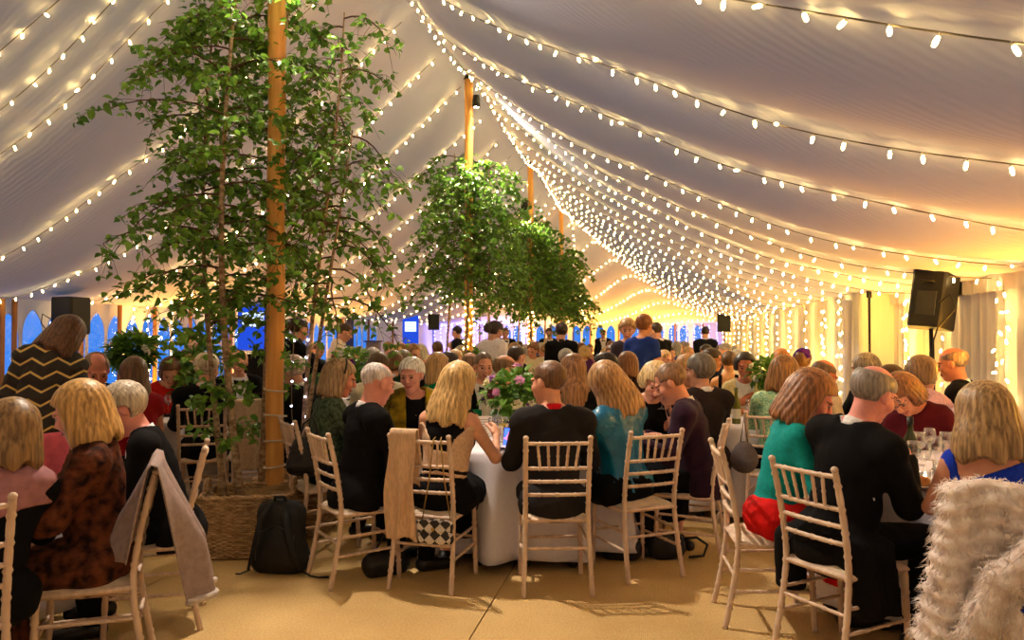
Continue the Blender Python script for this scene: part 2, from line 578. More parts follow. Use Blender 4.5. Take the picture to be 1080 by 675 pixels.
def bulb_into(b, p, r, ln, d, mi=0):
    """a low bulb: six sided spindle hanging along d"""
    d = Vector(d).normalized(); u = d.orthogonal().normalized(); w = d.cross(u)
    vs = [Vector(p)]
    for f, k in ((.35, .9), (.7, 1.0)):
        for q in range(5):
            a = 2 * PI * q / 5
            vs.append(Vector(p) + d * ln * f + (u * math.cos(a) + w * math.sin(a)) * r * k)
    vs.append(Vector(p) + d * ln)
    fs = []
    for q in range(5):
        q2 = (q + 1) % 5
        fs += [(0, 1 + q, 1 + q2), (1 + q, 6 + q, 6 + q2, 1 + q2), (6 + q, 11, 6 + q2)]
    b.add(vs, fs, mi)

def garland(pts, label, group, near, step=0.2, seed=0, mt=BULB, r=0.0125, ln=0.048, cable=CABLE, crad=0.004):
    """one light string: cable along pts and bulbs every step"""
    rnd = random.Random(seed)
    pts = [Vector(p) for p in pts]
    acc = 0.0; nxt = step * rnd.random(); spots = []
    for a, c in zip(pts, pts[1:]):
        l = (c - a).length
        while nxt <= acc + l and l > 0:
            spots.append(a.lerp(c, (nxt - acc) / l)); nxt += step * rnd.uniform(0.72, 1.28)
        acc += l
    org = pts[0].copy()
    if near:
        t = thing('fairy_light_string', label, 'fairy lights', org, group=group)
        b = MB(); b.tube([p - org for p in pts], crad, 5, cap=False); b.build('cable', cable, t)
        for s in spots:
            o = link('bulb', BM_NEAR, t, s - org)
            k = rnd.random()
            o.rotation_euler = (rnd.uniform(-.5, .5), rnd.uniform(-.5, .5), 0) if k < .72 else (rnd.uniform(-1.7, 1.7), rnd.uniform(-1.7, 1.7), rnd.uniform(0, 6))
        return t
    b = MB()
    b.tube([p - org for p in pts[::2] + ([pts[-1]] if len(pts) % 2 == 0 else [])], crad, 4, mi=1, cap=False)
    for s in spots:
        bulb_into(b, s - org, r, ln, (rnd.uniform(-.5, .5), rnd.uniform(-.5, .5), -1))
    return tag(b.build('fairy_light_string', [mt, cable], None, org, smooth=False), label, 'fairy lights', group)

def roof_path(side, y0, n=48, drop=0.045, sway=0.0, seed=0):
    rnd = random.Random(seed); ph = rnd.uniform(0, 6)
    P = []
    for k in range(n + 1):
        u = 0.12 + (WID - 0.22) * k / n
        y = seam_y(side, y0, u)
        if y > YF - 0.15 or y < YN + .2: continue
        y += 0.02 * math.sin(u * 2.5 + ph)
        z = roof_z(u, y) - 0.03 - drop * (0.6 + 0.4 * math.sin(u * 3 + ph)) * min(1, (1 - u / WID) * 6 + 0.3)
        P.append((KX + side * u, y, z))
    return P
for side, nm in ((-1, 'left'), (1, 'right')):
    q = 0
    for i, y0 in enumerate(SEAMS[side]):
        if y0 < -2.4: continue
        P = roof_path(side, y0, seed=i)
        if len(P) < 4: continue
        near = (4.5 if side < 0 else 3.0) < y0 < (9.5 if side > 0 else 9.0)
        garland(P, 'string of warm fairy lights swagged down the %s roof slope, %s from the camera end' % (nm, ORD[q]), 'fairy lights on the %s roof slope' % nm,
                near, step=0.20, seed=i * 7 + side)
        q += 1
# two strings along the ridge
for k, dx in enumerate((0.30,)):
    P = [(KX + dx, y, roof_z(abs(dx), y) - 0.09 - 0.03 * math.sin(y * 2.1 + k)) for y in np.arange(4.0, 28.6, 0.25)]
    garland(P, 'long string of fairy lights along the ridge, just right of the pole tops', 'fairy lights on the ridge', False, step=0.24, seed=70 + k)
# drops down the walls
def drop(x, y, z0, z1, label, group, near=False, seed=0, mt=BULB, step=0.16, r=0.0125):
    rnd = random.Random(seed)
    P = [(x + 0.012 * math.sin(k * 1.1 + seed), y + 0.03 * math.sin(k * .9 + seed), z0 + (z1 - z0) * k / 16) for k in range(17)]
    return garland(P, label, group, near, step, seed, mt=mt, r=r, cable=CABLE_W, crad=0.003)
q = 0
for k, y in enumerate([4.2, 5.55, 6.95, 7.08, 8.35, 9.45, 9.55]):
    drop(XR - 0.12, y, ZE - .02, 0.5, 'vertical fairy light string on the near right curtain wall, %s from the camera end' % ORD[k], 'fairy lights on the right curtains', near=k < 5, seed=k, step=0.14)
for k, y in enumerate([10.6, 10.75, 11.6, 11.75, 13.0, 14.4, 14.55, 15.9, 17.3, 17.45, 18.8, 20.2, 21.6, 22.9, 24.2, 25.5, 26.8, 28.1]):
    drop(XR - 0.56, y, ZE - .02, 0.6, 'vertical fairy light string on the far right curtain wall, %s beyond the return' % ORD[k], 'fairy lights on the far right curtains', seed=20 + k, step=0.14)
for k, y in enumerate([10.05, 11.5, 11.95, 12.6, 13.9, 15.2, 17.0]):
    drop(XL + 0.14, y, ZE - .02, 0.5, 'vertical fairy light string beside the left window wall, %s from the camera end' % ORD[k], 'fairy lights on the left wall', seed=50 + k, step=0.13)
for k in range(8):
    drop(0.35 + 0.27 * k, YF - .22, ZE - .02, 0.9, 'violet fairy light drop at the right end of the back wall, %s along' % ORD[k], 'violet lights on the back wall', seed=80 + k, mt=BULB_P, step=0.11, r=0.022)
for k in range(16):
    drop(-8.3 + 0.24 * k, YF - .35, ZE - .02, 0.7, 'violet fairy light drop over the stage curtains, %s from the left corner' % ORD[k], 'violet lights over the stage', seed=100 + k, mt=BULB_P, step=0.13, r=0.022)
# lights wound round the farther poles
for k, y in enumerate(POLE_Y[1:3]):
    P = [(KX + 0.085 * math.cos(a), y + 0.085 * math.sin(a), 0.7 + a * 0.016) for a in np.arange(0, 2 * PI * 14, 0.4)]
    garland(P, 'fairy lights wound round the lower half of the %s pole back' % ('second', 'third')[k], 'fairy lights on poles', False, step=0.13, seed=130 + k, r=0.013, ln=0.03)

# ================================================================== light sources
w = bpy.data.worlds.new('dusk')
SC.world = w
w.use_nodes = True
bg = w.node_tree.nodes['Background']
bg.inputs['Color'].default_value = (0.035, 0.24, 0.86, 1)
bg.inputs['Strength'].default_value = 0.9

def spot(x, y, z, tx, ty, tz, col, power, ang=100, rad=0.08):
    l = bpy.data.lights.new('uplight_or_fill_spot', 'SPOT')
    l.energy = power; l.color = col; l.spot_size = R(ang); l.spot_blend = 0.9; l.shadow_soft_size = rad
    o = bpy.data.objects.new('uplight_or_fill_spot', l)
    COL.objects.link(o)
    o.location = (x, y, z)
    o.rotation_euler = (Vector((tx, ty, tz)) - Vector((x, y, z))).to_track_quat('-Z', 'Y').to_euler()
    return o
AMB = (1.0, 0.50, 0.06)
for y, e in ((4.2, 120), (5.6, 170), (7.0, 130)):
    spot(XR - .16, y, 1.30, XR - 1.1, y, 2.3, (1, .40, .02), e, 125)
spot(XR - .25, 8.9, .12, XR - .3, 8.9, 3, AMB, 480, 110)
for y in (12.3, 15.2, 18.6, 22, 26):
    spot(XR - .75, y, .12, XR - 1.0, y, 3, AMB, 220, 120)
for x in (-4.4, -2.0, 0.4):
    spot(x, YF - .7, .12, x, YF - 1.2, 3, (1, .45, .03), 700, 130)
for y in (11.8, 15.0, 19.0):
    spot(XL + .4, y, .12, XL + 1.2, y, 3, (1, .45, .03), 480, 118)
for x in (-8, -6.8, -5.4):
    spot(x, YF - .8, .15, x, YF, 1.6, (0.20, 0.18, 1.0), 330, 110)
spot(XR - .5, YF - .8, .15, XR - 1, YF, 1.6, (0.20, 0.18, 1.0), 110, 100)
# pinkish stage wash reaching the guests
def lamp(x, y, z, col, power, rad=0.06):
    l = bpy.data.lights.new('festoon_lamp', 'POINT'); l.energy = power; l.color = col; l.shadow_soft_size = rad
    o = bpy.data.objects.new('festoon_lamp', l); COL.objects.link(o); o.location = (x, y, z)

# fill floods added high on the poles; only the third has a known lamp
def flood(y, power, label, tx, ty, tz, z=4.3, dx=.12):
    t = thing('pole_fill_flood', label, 'lamp', (KX + dx, y - .1, z), 0, 'flood lamps on the poles')
    b = MB(); b.lathe([(.05, .10), (.062, .0), (.062, -.08)], 14); b.build('housing', IRON, t)
    b = MB(); b.lathe([(.058, -.078), (.02, -.082), (0, -.083)], 14); b.build('lens', emis('flood_lens', (1, .86, .68), 30), t)
    b = MB(); b.tube([(-.06, .1, .05), (0, .06, .09), (0, 0, .09)], .010, 6); b.build('clamp', IRON, t)
    s = spot(KX + dx, y - .1, z - .1, tx, ty, tz, (1.0, .83, .66), power, 118, .09)

flood(POLE_Y[0], 900, 'added black fill lamp high on the nearest pole', KX + 2.5, 2.0, 0, z=5.0, dx=.14)
flood(POLE_Y[1], 900, 'added black fill lamp high on the second pole', KX + 2.5, 9.0, 0, z=5.1, dx=.14)
flood(POLE_Y[2], 700, 'small black flood lamp clamped high on the third pole', KX + 1.5, 17.0, 0, z=4.45, dx=-.12)
spot(1.2, -2.6, 2.9, 0.2, 4.0, 0.4, (1.0, .82, .66), 460, 105, .25)  # soft fill spot added behind the camera, with no fixture
# ================================================================== implicit surfaces (for bodies, clothes, hair, bags)
def _smin(a, b, k):
    if k <= 0: return np.minimum(a, b)
    h = np.maximum(k - np.abs(a - b), 0.0) / k
    return np.minimum(a, b) - h * h * k * 0.25

def d_capsule(P, a, b, ra, rb):
    a = np.asarray(a, float); b = np.asarray(b, float); ba = b - a
    X, Y, Z = P
    px, py, pz = X - a[0], Y - a[1], Z - a[2]
    L2 = max(1e-9, float(ba @ ba))
    t = np.clip((px * ba[0] + py * ba[1] + pz * ba[2]) / L2, 0, 1)
    d = np.sqrt((px - t * ba[0]) ** 2 + (py - t * ba[1]) ** 2 + (pz - t * ba[2]) ** 2)
    return d - (ra + (rb - ra) * t)

def d_ellipsoid(P, c, r, M=None):
    X, Y, Z = P
    px, py, pz = X - c[0], Y - c[1], Z - c[2]
    if M is not None:   # M: rows are the local axes
        q = [M[i][0] * px + M[i][1] * py + M[i][2] * pz for i in range(3)]
    else:
        q = [px, py, pz]
    k0 = np.sqrt((q[0] / r[0]) ** 2 + (q[1] / r[1]) ** 2 + (q[2] / r[2]) ** 2)
    k1 = np.sqrt((q[0] / r[0] ** 2) ** 2 + (q[1] / r[1] ** 2) ** 2 + (q[2] / r[2] ** 2) ** 2)
    return k0 * (k0 - 1.0) / np.maximum(k1, 1e-6)

class Prim:
    """('c', a, b, ra, rb) tapered capsule or ('e', c, r, M) ellipsoid"""
    def __init__(s, kind, *a, k=0.03, g=''):
        s.kind = kind; s.a = a; s.k = k; s.g = g
    def bounds(s, ex):
        if s.kind == 'c':
            a, b, ra, rb = s.a; r = max(ra, rb) + ex
            return np.minimum(a, b) - r, np.maximum(a, b) + r
        c, r = s.a[0], max(s.a[1]) + ex
        return np.asarray(c) - r, np.asarray(c) + r
    def d(s, P):
        return d_capsule(P, *s.a) if s.kind == 'c' else d_ellipsoid(P, *s.a)

class Field:
    def __init__(s, axes):
        s.ax = [np.asarray(a, float) for a in axes]
        s.F = np.full([len(a) for a in s.ax], 0.5)
    def P(s):
        return np.meshgrid(*s.ax, indexing='ij')
    def sub(s, lo, hi):
        sl = []
        for i in range(3):
            i0 = max(0, int(np.searchsorted(s.ax[i], lo[i])) - 1); i1 = min(len(s.ax[i]), int(np.searchsorted(s.ax[i], hi[i])) + 1)
            if i1 - i0 < 1: return None
            sl.append(slice(i0, i1))
        return tuple(sl)
    def pts(s, sl):
        return np.meshgrid(s.ax[0][sl[0]], s.ax[1][sl[1]], s.ax[2][sl[2]], indexing='ij')
    def add(s, pr, inflate=0.0, k=None, margin=0.07):
        lo, hi = pr.bounds(margin + abs(inflate))
        sl = s.sub(lo, hi)
        if sl is None: return
        d = pr.d(s.pts(sl)) - inflate
        s.F[sl] = _smin(s.F[sl], d, pr.k if k is None else k)
    def cut(s, pr, k=0.01):
        lo, hi = pr.bounds(0.05)
        sl = s.sub(lo, hi)
        if sl is None: return
        s.F[sl] = -_smin(-s.F[sl], pr.d(s.pts(sl)), k)
    def surf(s):
        return surface_nets(s.F, s.ax)

def surface_nets(F, ax):
    nx, ny, nz = F.shape
    S = F < 0
    # cells with a sign change
    c = np.zeros((nx - 1, ny - 1, nz - 1), np.int8)
    for i in (0, 1):
        for j in (0, 1):
            for k in (0, 1):
                c += S[i:nx - 1 + i, j:ny - 1 + j, k:nz - 1 + k]
    act = (c > 0) & (c < 8)
    idx = np.full(act.shape, -1, np.int64)
    cells = np.argwhere(act)
    n = len(cells)
    if n == 0: return np.zeros((0, 3)), np.zeros((0, 4), int)
    idx[act] = np.arange(n)
    acc = np.zeros((n, 3)); cnt = np.zeros(n)
    I, J, K = cells[:, 0], cells[:, 1], cells[:, 2]
    co = [(0, 0, 0), (1, 0, 0), (0, 1, 0), (1, 1, 0), (0, 0, 1), (1, 0, 1), (0, 1, 1), (1, 1, 1)]
    V = [F[I + o[0], J + o[1], K + o[2]] for o in co]
    Q = [np.stack([ax[0][I + o[0]], ax[1][J + o[1]], ax[2][K + o[2]]], 1) for o in co]
    for p, q in ((0, 1), (2, 3), (4, 5), (6, 7), (0, 2), (1, 3), (4, 6), (5, 7), (0, 4), (1, 5), (2, 6), (3, 7)):
        m = (V[p] < 0) != (V[q] < 0)
        den = np.where(m, V[p] - V[q], 1.0)
        t = np.where(m, V[p] / den, 0.0)[:, None]
        acc += np.where(m[:, None], Q[p] + t * (Q[q] - Q[p]), 0.0)
        cnt += m
    verts = acc / cnt[:, None]
    quads = []
    for axis in range(3):
        sh = [slice(1, -1)] * 3
        a = [slice(1, -1)] * 3; b = [slice(1, -1)] * 3
        a[axis] = slice(0, F.shape[axis] - 1); b[axis] = slice(1, F.shape[axis])
        s0 = S[tuple(a)]; s1 = S[tuple(b)]
        d = np.argwhere(s0 != s1)
        if len(d) == 0: continue
        flip = s0[tuple(d.T)]
        g = d.copy()
        for t in range(3):
            if t != axis: g[:, t] += 1
        u, v = [(1, 2), (2, 0), (0, 1)][axis]
        def cell(du, dv):
            q = g.copy(); q[:, u] += du; q[:, v] += dv
            return idx[q[:, 0], q[:, 1], q[:, 2]]
        q = np.stack([cell(-1, -1), cell(0, -1), cell(0, 0), cell(-1, 0)], 1)
        q[~flip] = q[~flip][:, ::-1]
        quads.append(q)
    quads = np.concatenate(quads) if quads else np.zeros((0, 4), int)
    quads = quads[(quads >= 0).all(1)]
    return verts, quads

def np_mesh(name, v, f, mats, mi=None, smooth=True):
    me = bpy.data.meshes.new(name)
    n = len(v); m = len(f)
    me.vertices.add(n); me.vertices.foreach_set('co', np.asarray(v, np.float32).ravel())
    me.loops.add(m * 4); me.loops.foreach_set('vertex_index', np.asarray(f, np.int32).ravel())
    me.polygons.add(m)
    me.polygons.foreach_set('loop_start', np.arange(0, m * 4, 4, dtype=np.int32))
    me.polygons.foreach_set('loop_total', np.full(m, 4, np.int32))
    for x in (mats if isinstance(mats, (list, tuple)) else [mats]):
        me.materials.append(x)
    if mi is not None:
        me.polygons.foreach_set('material_index', np.asarray(mi, np.int32))
    me.polygons.foreach_set('use_smooth', np.full(m, smooth, bool))
    me.update(calc_edges=True)
    return me

def axis(lo, hi, step):
    n = max(3, int(math.ceil((hi - lo) / step)) + 1)
    return lo + step * np.arange(n)

def mixed_axis(lo, hi, coarse, flo, fhi, fine):
    """coarse steps with a fine stretch between flo and fhi"""
    flo = max(lo, flo); fhi = min(hi, fhi)
    a = [lo]
    while a[-1] < hi:
        x = a[-1]
        st = fine if flo - coarse * 0.5 <= x <= fhi else coarse
        a.append(x + st)
    return np.array(a)

_RN = np.random.RandomState(5)
_ND = _RN.normal(size=(24, 3)); _NP = _RN.uniform(0, 6.28, 24)
def wob(P, f, seed=0, n=5):
    """cheap smooth noise, -1..1"""
    X, Y, Z = P
    s = 0.0
    for i in range(n):
        q = (seed * 7 + i) % 24
        d = _ND[q]
        s = s + np.sin((X * d[0] + Y * d[1] + Z * d[2]) * f * (0.7 + 0.25 * i) + _NP[q] + seed)
    return s / n

def sdf_object(name, prims, step, mats, parent=None, cuts=(), post=None, inflate=0.0, loc=None, rz=0.0, pad=0.03):
    los, his = zip(*[p.bounds(pad + abs(inflate)) for p in prims])
    lo = np.min(los, 0); hi = np.max(his, 0)
    f = Field([axis(lo[i], hi[i], step) for i in range(3)])
    for p in prims: f.add(p, inflate)
    for p in cuts: f.cut(p)
    if post is not None: f.F = post(f.F, f.P())
    v, q = f.surf()
    return link(name, np_mesh(name, v, q, mats), parent, loc, rz)
# ================================================================== people
def rotm(yaw=0, pitch=0, roll=0):
    """columns: right, forward, up after pitch (nod forward), roll (tilt to the right), yaw (turn to the left)"""
    return np.array(Matrix.Rotation(R(yaw), 3, 'Z') @ Matrix.Rotation(R(roll), 3, 'Y') @ Matrix.Rotation(R(-pitch), 3, 'X'))

def ik(S, T, l1, l2, pole):
    S = np.asarray(S, float); T = np.asarray(T, float)
    d = T - S; L = np.linalg.norm(d)
    mx = (l1 + l2) * 0.995
    if L > mx:
        T = S + d / L * mx; d = T - S; L = mx
    a = (l1 * l1 - l2 * l2 + L * L) / (2 * L)
    h = math.sqrt(max(0.0, l1 * l1 - a * a))
    n = d / L
    p = np.asarray(pole, float); p = p - n * (p @ n); p /= max(1e-6, np.linalg.norm(p))
    return S + n * a + p * h, T

HEAD_PARTS = [
    ('e', (0, -.014, .032), (.076, .094, .084), .02), ('e', (0, .020, -.036), (.057, .066, .076), .03), ('e', (0, .060, -.094), (.026, .024, .022), .03),
    ('e', (.036, .056, -.024), (.028, .028, .028), .02), ('e', (-.036, .056, -.024), (.028, .028, .028), .02), ('c', (-.034, .079, .024), (.034, .079, .024), .013, .013, .015),
    ('c', (0, .088, .014), (0, .107, -.020), .009, .0125, .012), ('c', (-.011, .098, -.026), (.011, .098, -.026), .0085, .0085, .008),
    ('e', (0, .086, -.054), (.025, .012, .007), .006), ('e', (0, .085, -.066), (.021, .012, .008), .006),
]
EARS = [('e', (.077, -.006, -.004), (.010, .019, .031), .01), ('e', (-.077, -.006, -.004), (.010, .019, .031), .01)]

RES = {'hi': (.014, .0062, .0068, .013), 'mid': (.019, .0085, .009, .018), 'lo': (.030, .0125, .0125, .026)}

def hair_fn(style, Q, hi):
    """signed distance of the hair in head space; Q = (x, y, z) arrays"""
    x, y, z = Q
    st = style
    L = st.get('len', 0.0); vol = st.get('vol', 0.0); seed = st.get('seed', 0)
    shell = d_ellipsoid(Q, (0, -.018, .036), (.083 + vol, .102 + vol, .090 + vol))
    kind = st['k']
    part = 0.0
    if kind in ('long', 'bob'):
        hw = .092 + vol + st.get('flare', 0.0)
        cz = .02 - L / 2
        fl = 1.0 + .7 * st.get('widen', .25) * np.clip((.05 - z) / .25, 0, 1.4)
        body = d_ellipsoid(((x - st.get('dx', 0.0)) / fl, y, z), (0, -.030 - vol * .4 - st.get('back', 0.0), cz - .02), (hw, .090 + vol, L / 2 + .12))
        shell = _smin(shell, body, .05)
        bot = -(z + L + .012 * np.sin(x * 60 + seed) + .02 * wob(Q, 30, seed))
        shell = -_smin(-shell, -bot, .02)
    elif kind in ('pony', 'bun', 'updo'):
        if kind == 'pony':
            shell = _smin(shell, d_capsule(Q, (0, -.11, .05), (0, -.15, -.0), .032, .045), .03)
            shell = _smin(shell, d_capsule(Q, (0, -.15, -.0), (0.0, -.14, -L), .045, .02), .03)
        else:
            shell = _smin(shell, d_ellipsoid(Q, (0, -.105, .02 if kind == 'updo' else .07), (.055, .045, .05)), .03)
    ang = np.arctan2(x, -(y + .02) + 1e-6)
    amp = .0034 if hi else .003
    if kind in ('long', 'bob'):
        shell = shell - .0022 * np.sin(ang * 26 + 1.2 * np.sin(z * 14 + seed) + 1.0 * wob(Q, 10, seed)) * np.clip((.12 - z) * 12, 0.1, 1) - .005 * wob(Q, 14, seed + 3)
        if st.get('curl'):
            shell = shell - .010 * wob(Q, 75, seed + 1) * np.clip(-(z - .06) * 8, 0, 1)
    else:
        shell = shell - .0012 * np.sin(ang * 34 + 4 * z / .1 + 2 * wob(Q, 25, seed)) - .003 * wob(Q, 40, seed)
    # the face opening
    fr = st.get('fringe', 0.062)
    top = -np.maximum(.050 - y, z - fr - .010 * np.cos(x * 26))          # > 0 inside the opening
    if kind in ('long', 'bob'):
        side = -np.maximum(.030 - y, z - .05)
        opening = np.maximum(top, np.minimum(side, .066 - np.abs(x)) if not st.get('open') else side)
    else:
        side = -np.maximum(np.maximum(.012 - y, z - .030), -1)
        opening = np.maximum(top, side)
        ear = -d_ellipsoid(Q, (.08, -.004, -.02), (.03, .026, .045)); ear2 = -d_ellipsoid(Q, (-.08, -.004, -.02), (.03, .026, .045))
        opening = np.maximum(opening, np.maximum(ear, ear2))
        nape = -(z + .062 + .25 * np.clip(y + .05, 0, .1))
        opening = np.maximum(opening, nape)
    F = -_smin(-shell, -opening, .008)
    bald = st.get('bald', 0)
    if bald:
        cut = d_ellipsoid(Q, (0, (.045 if bald < 1 else -.012), .135), (.066 * (.8 + .3 * bald), .105 * (.75 + .3 * bald), .055 + .025 * bald))
        F = -_smin(-F, cut, .008)
    return F

def torso_frame(lean, side):
    M = np.array(Matrix.Rotation(R(side), 3, 'Y') @ Matrix.Rotation(R(-lean), 3, 'X'))
    return M   # columns: right, forward, up

HAND_CACHE = {}
def hand_mesh(grip):
    """a right hand in its own space: wrist at the origin, fingers along +y, palm facing -z, thumb towards -x"""
    if grip in HAND_CACHE: return HAND_CACHE[grip]
    pr = [Prim('c', (0, -.03, 0), (0, .0, 0), .024, .024, k=.02), Prim('e', (0, .048, 0), (.040, .050, .016), None, k=.02),
          Prim('c', (-.026, .012, -.004), (-.044, .048, -.016), .016, .013, k=.012)]
    cl = {'relaxed': (.35, .45, .3), 'grip': (.8, 1.0, .6), 'flat': (.1, .12, .1)}[grip]
    for i, (x, ln, sp) in enumerate([(-.029, .074, -.10), (-.010, .082, -.03), (.010, .077, .04), (.028, .060, .12)]):
        p = np.array([x, .085 - abs(i - 1) * .004, 0.0]); an = 0.0
        for s, (fr, r) in enumerate(((.45, .0095), (.32, .0085), (.23, .0075))):
            an += cl[s]
            d = np.array([math.sin(sp) * math.cos(an), math.cos(sp) * math.cos(an), -math.sin(an)])
            q = p + d * ln * fr
            pr.append(Prim('c', tuple(p), tuple(q), r, r * .93, k=.004)); p = q
    p = np.array([-.044, .048, -.016])
    for s, (ln, r) in enumerate(((.034, .0115), (.026, .010))):
        d = np.array([-.35 + .5 * s * cl[0], .85, -.35 - .3 * s * cl[0]]); d /= np.linalg.norm(d)
        q = p + d * ln; pr.append(Prim('c', tuple(p), tuple(q), r, r * .9, k=.006)); p = q
    f = Field([axis(-.10, .06, .0042), axis(-.06, .19, .0042), axis(-.11, .04, .0042)])
    for q in pr: f.add(q, 0, margin=.03)
    HAND_CACHE[grip] = f.surf()
    return HAND_CACHE[grip]

CLOTHM = {}
DARK = (24, 22, 24)

def person(label, px, Z, a, sex='f', lean=6, side=0, head=(0, 8, 0), hair=None, hcol=(90, 64, 44), skin=(208, 152, 126), top='suit', tcol=DARK, bottom='trousers', bcol=DARK,
           arms=None, stand=False, res='mid', group=None, sc=1.0, extra=None, bow=False, shirt=(232, 228, 232), hands=None, sleeve=1.0, dz=0.0, chair=None, hips=None, name='person', tmat=None,
           bmat=None, glasses=False, collar=None):
    x0, y0 = pos(px, Z)
    hcoarse = RES[res]
    male = sex == 'm'
    root = thing(name, label, 'person', (x0, y0, dz), rz_of(a, px), group)
    root.scale = (sc, sc, sc)
    seed = int(abs(px * 13 + Z * 101)) % 97
    M = torso_frame(lean, side)
    r_, f_, u_ = M[:, 0], M[:, 1], M[:, 2]
    hz = .545 if not stand else .93
    P0 = np.array([0, 0, hz])
    T = lambda x, y, z: P0 + r_ * x + f_ * y + u_ * z
    sw = .182 if male else .158
    W = 1.0 if male else .90
    skinM = skin_mat(skin)
    prims = []
    def cap(aa, bb, ra, rb, k=.03, g='t'): prims.append(Prim('c', tuple(aa), tuple(bb), ra, rb, k=k, g=g))
    def ell(c, r, k=.04, g='t', m=M): prims.append(Prim('e', tuple(c), r, m.T, k=k, g=g))
    fem = 0.0 if male else 1.0
    ell(T(0, -.005, .0), (.168 + .012 * fem, .125, .115), .05, 'p')
    ell(T(0, .0, .17), (.142 * W, .108, .17), .06)
    ell(T(0, .0, .345), (.165 * W, .112, .17), .06)
    if not male:
        ell(T(.068, .088, .335), (.060, .052, .060), .03); ell(T(-.068, .088, .335), (.060, .052, .060), .03)
    else:
        ell(T(0, .045, .14), (.135, .100, .14), .06)
    cap(T(-sw + .03, -.012, .455), T(sw - .03, -.012, .455), .058, .058, .06)
    cap(T(-.055, -.02, .50), T(.055, -.02, .50), .052, .052, .05)
    NB = T(0, -.018, .515)
    hy, hp, hr = head
    HM = M @ rotm(hy, hp, hr) if not stand else M @ rotm(hy, hp, hr)
    hs = 1.13 if male else 1.09
    HC = NB + u_ * .040 + HM @ np.array([0, .030, .118 * hs])
    H = lambda p: HC + HM @ (np.asarray(p, float) * hs)
    cap(NB - u_ * .02, H((0, -.02, -.045)), .056 if male else .047, .053 if male else .045, .03, 'n')
    # arms
    L1, L2 = (.30, .255) if male else (.275, .235)
    if arms is None:
        arms = ((-.17, .40, .79 - hz), (.17, .40, .79 - hz)) if not stand else ((-.25, .10, .82 - hz), (.25, .10, .82 - hz))
    armj = []
    for s, t in zip((-1, 1), arms):
        S = T(s * sw, -.015, .445)
        if len(t) == 3 and t is not None:
            W_ = np.array([t[0], t[1], t[2] + hz])
        E, Wr = ik(S, W_, L1, L2, (s * .5, -.45, -1.0))
        g = 'al' if s < 0 else 'ar'
        cap(S, E, .054 if male else .046, .040 if male else .035, .03, g + 'u')
        cap(E, Wr, .040 if male else .034, .027 if male else .023, .02, g + 'f')
        d = (Wr - E) / max(1e-6, np.linalg.norm(Wr - E))
        armj.append((S, E, Wr, d))
        if not hands:
            cap(Wr, Wr + d * .06, .025, .034, .02, 'h')
            side_v = np.cross(d, (0, 0, 1.0)); side_v /= max(1e-6, np.linalg.norm(side_v))
            for q in range(4):
                o = (q - 1.5) * .019
                b0 = Wr + d * .075 + side_v * o
                b1 = b0 + d * (.062 - .008 * abs(q - 1.3)) + np.array([0, 0, -.02])
                cap(b0, b1, .0105, .009, .004, 'h')
            b0 = Wr + d * .02 - side_v * s * -.022
            cap(b0, b0 + d * .05 + side_v * s * .03 + np.array([0, 0, -.012]), .013, .010, .006, 'h')
    # legs
    legs = []
    for s in (-1, 1):
        Hp = P0 + np.array([s * .088, .0, -.02])
        if stand:
            K = np.array([s * .095, .03, .50]); A = np.array([s * .095, -.01, .085]); toe = np.array([s * .11, .16, .035])
        else:
            kx = .10 if not male else .15
            K = np.array([s * kx, .43, .505]); A = np.array([s * (kx + .01), .36 + .04 * s * ((seed % 3) - 1), .085]); toe = A + np.array([s * .02, .165, -.05])
        cap(Hp, K, .088, .060, .05, 'l'); cap(K, A, .058, .037, .03, 'l'); cap(A + np.array([0, -.025, -.035]), toe, .038, .030, .03, 's')
        legs.append((Hp, K, A, toe))
    # ---- body surface
    co, fi, hh, cl = hcoarse
    los, his = zip(*[p.bounds(.03) for p in prims]); lo = np.min(los, 0); hi = np.max(his, 0)
    lo = np.minimum(lo, HC - .15); hi = np.maximum(hi, HC + .15)
    f = Field([mixed_axis(lo[i], hi[i], co, HC[i] - .14, HC[i] + .14, fi) for i in range(3)])
    for p in prims: f.add(p)
    hparts = HEAD_PARTS + EARS if res != 'lo' else HEAD_PARTS[:6] + [HEAD_PARTS[6]] + EARS
    for q in hparts:
        if q[0] == 'e': f.add(Prim('e', tuple(H(q[1])), tuple(hs * w for w in q[2]), HM.T, k=q[3]))
        else: f.add(Prim('c', tuple(H(q[1])), tuple(H(q[2])), q[3] * hs, q[4] * hs, k=q[5]))
    if res != 'lo':
        for s in (-1, 1): f.cut(Prim('e', tuple(H((s * .031, .098, .006))), (.018, .013, .0075), HM.T), .007)
    v, q = f.surf()
    c = v[q].mean(1) - HC
    loc = c @ HM / hs     # head space
    mi = np.zeros(len(q), int)
    X, Y, Zz = loc[:, 0], loc[:, 1], loc[:, 2]
    front = Y > .05
    mi[front & (np.abs(X) < .026) & (Zz - 9 * X ** 2 > -.072) & (Zz - 9 * X ** 2 < -.053) & (Y > .066)] = 1
    if res != 'lo':
        mi[front & (np.abs(np.abs(X) - .033) < .019) & (np.abs(Zz - .026 + np.abs(np.abs(X) - .03) * .2) < .0036)] = 2
    else:
        mi[front & (np.abs(np.abs(X) - .031) < .013) & (np.abs(Zz - .008) < .010)] = 2
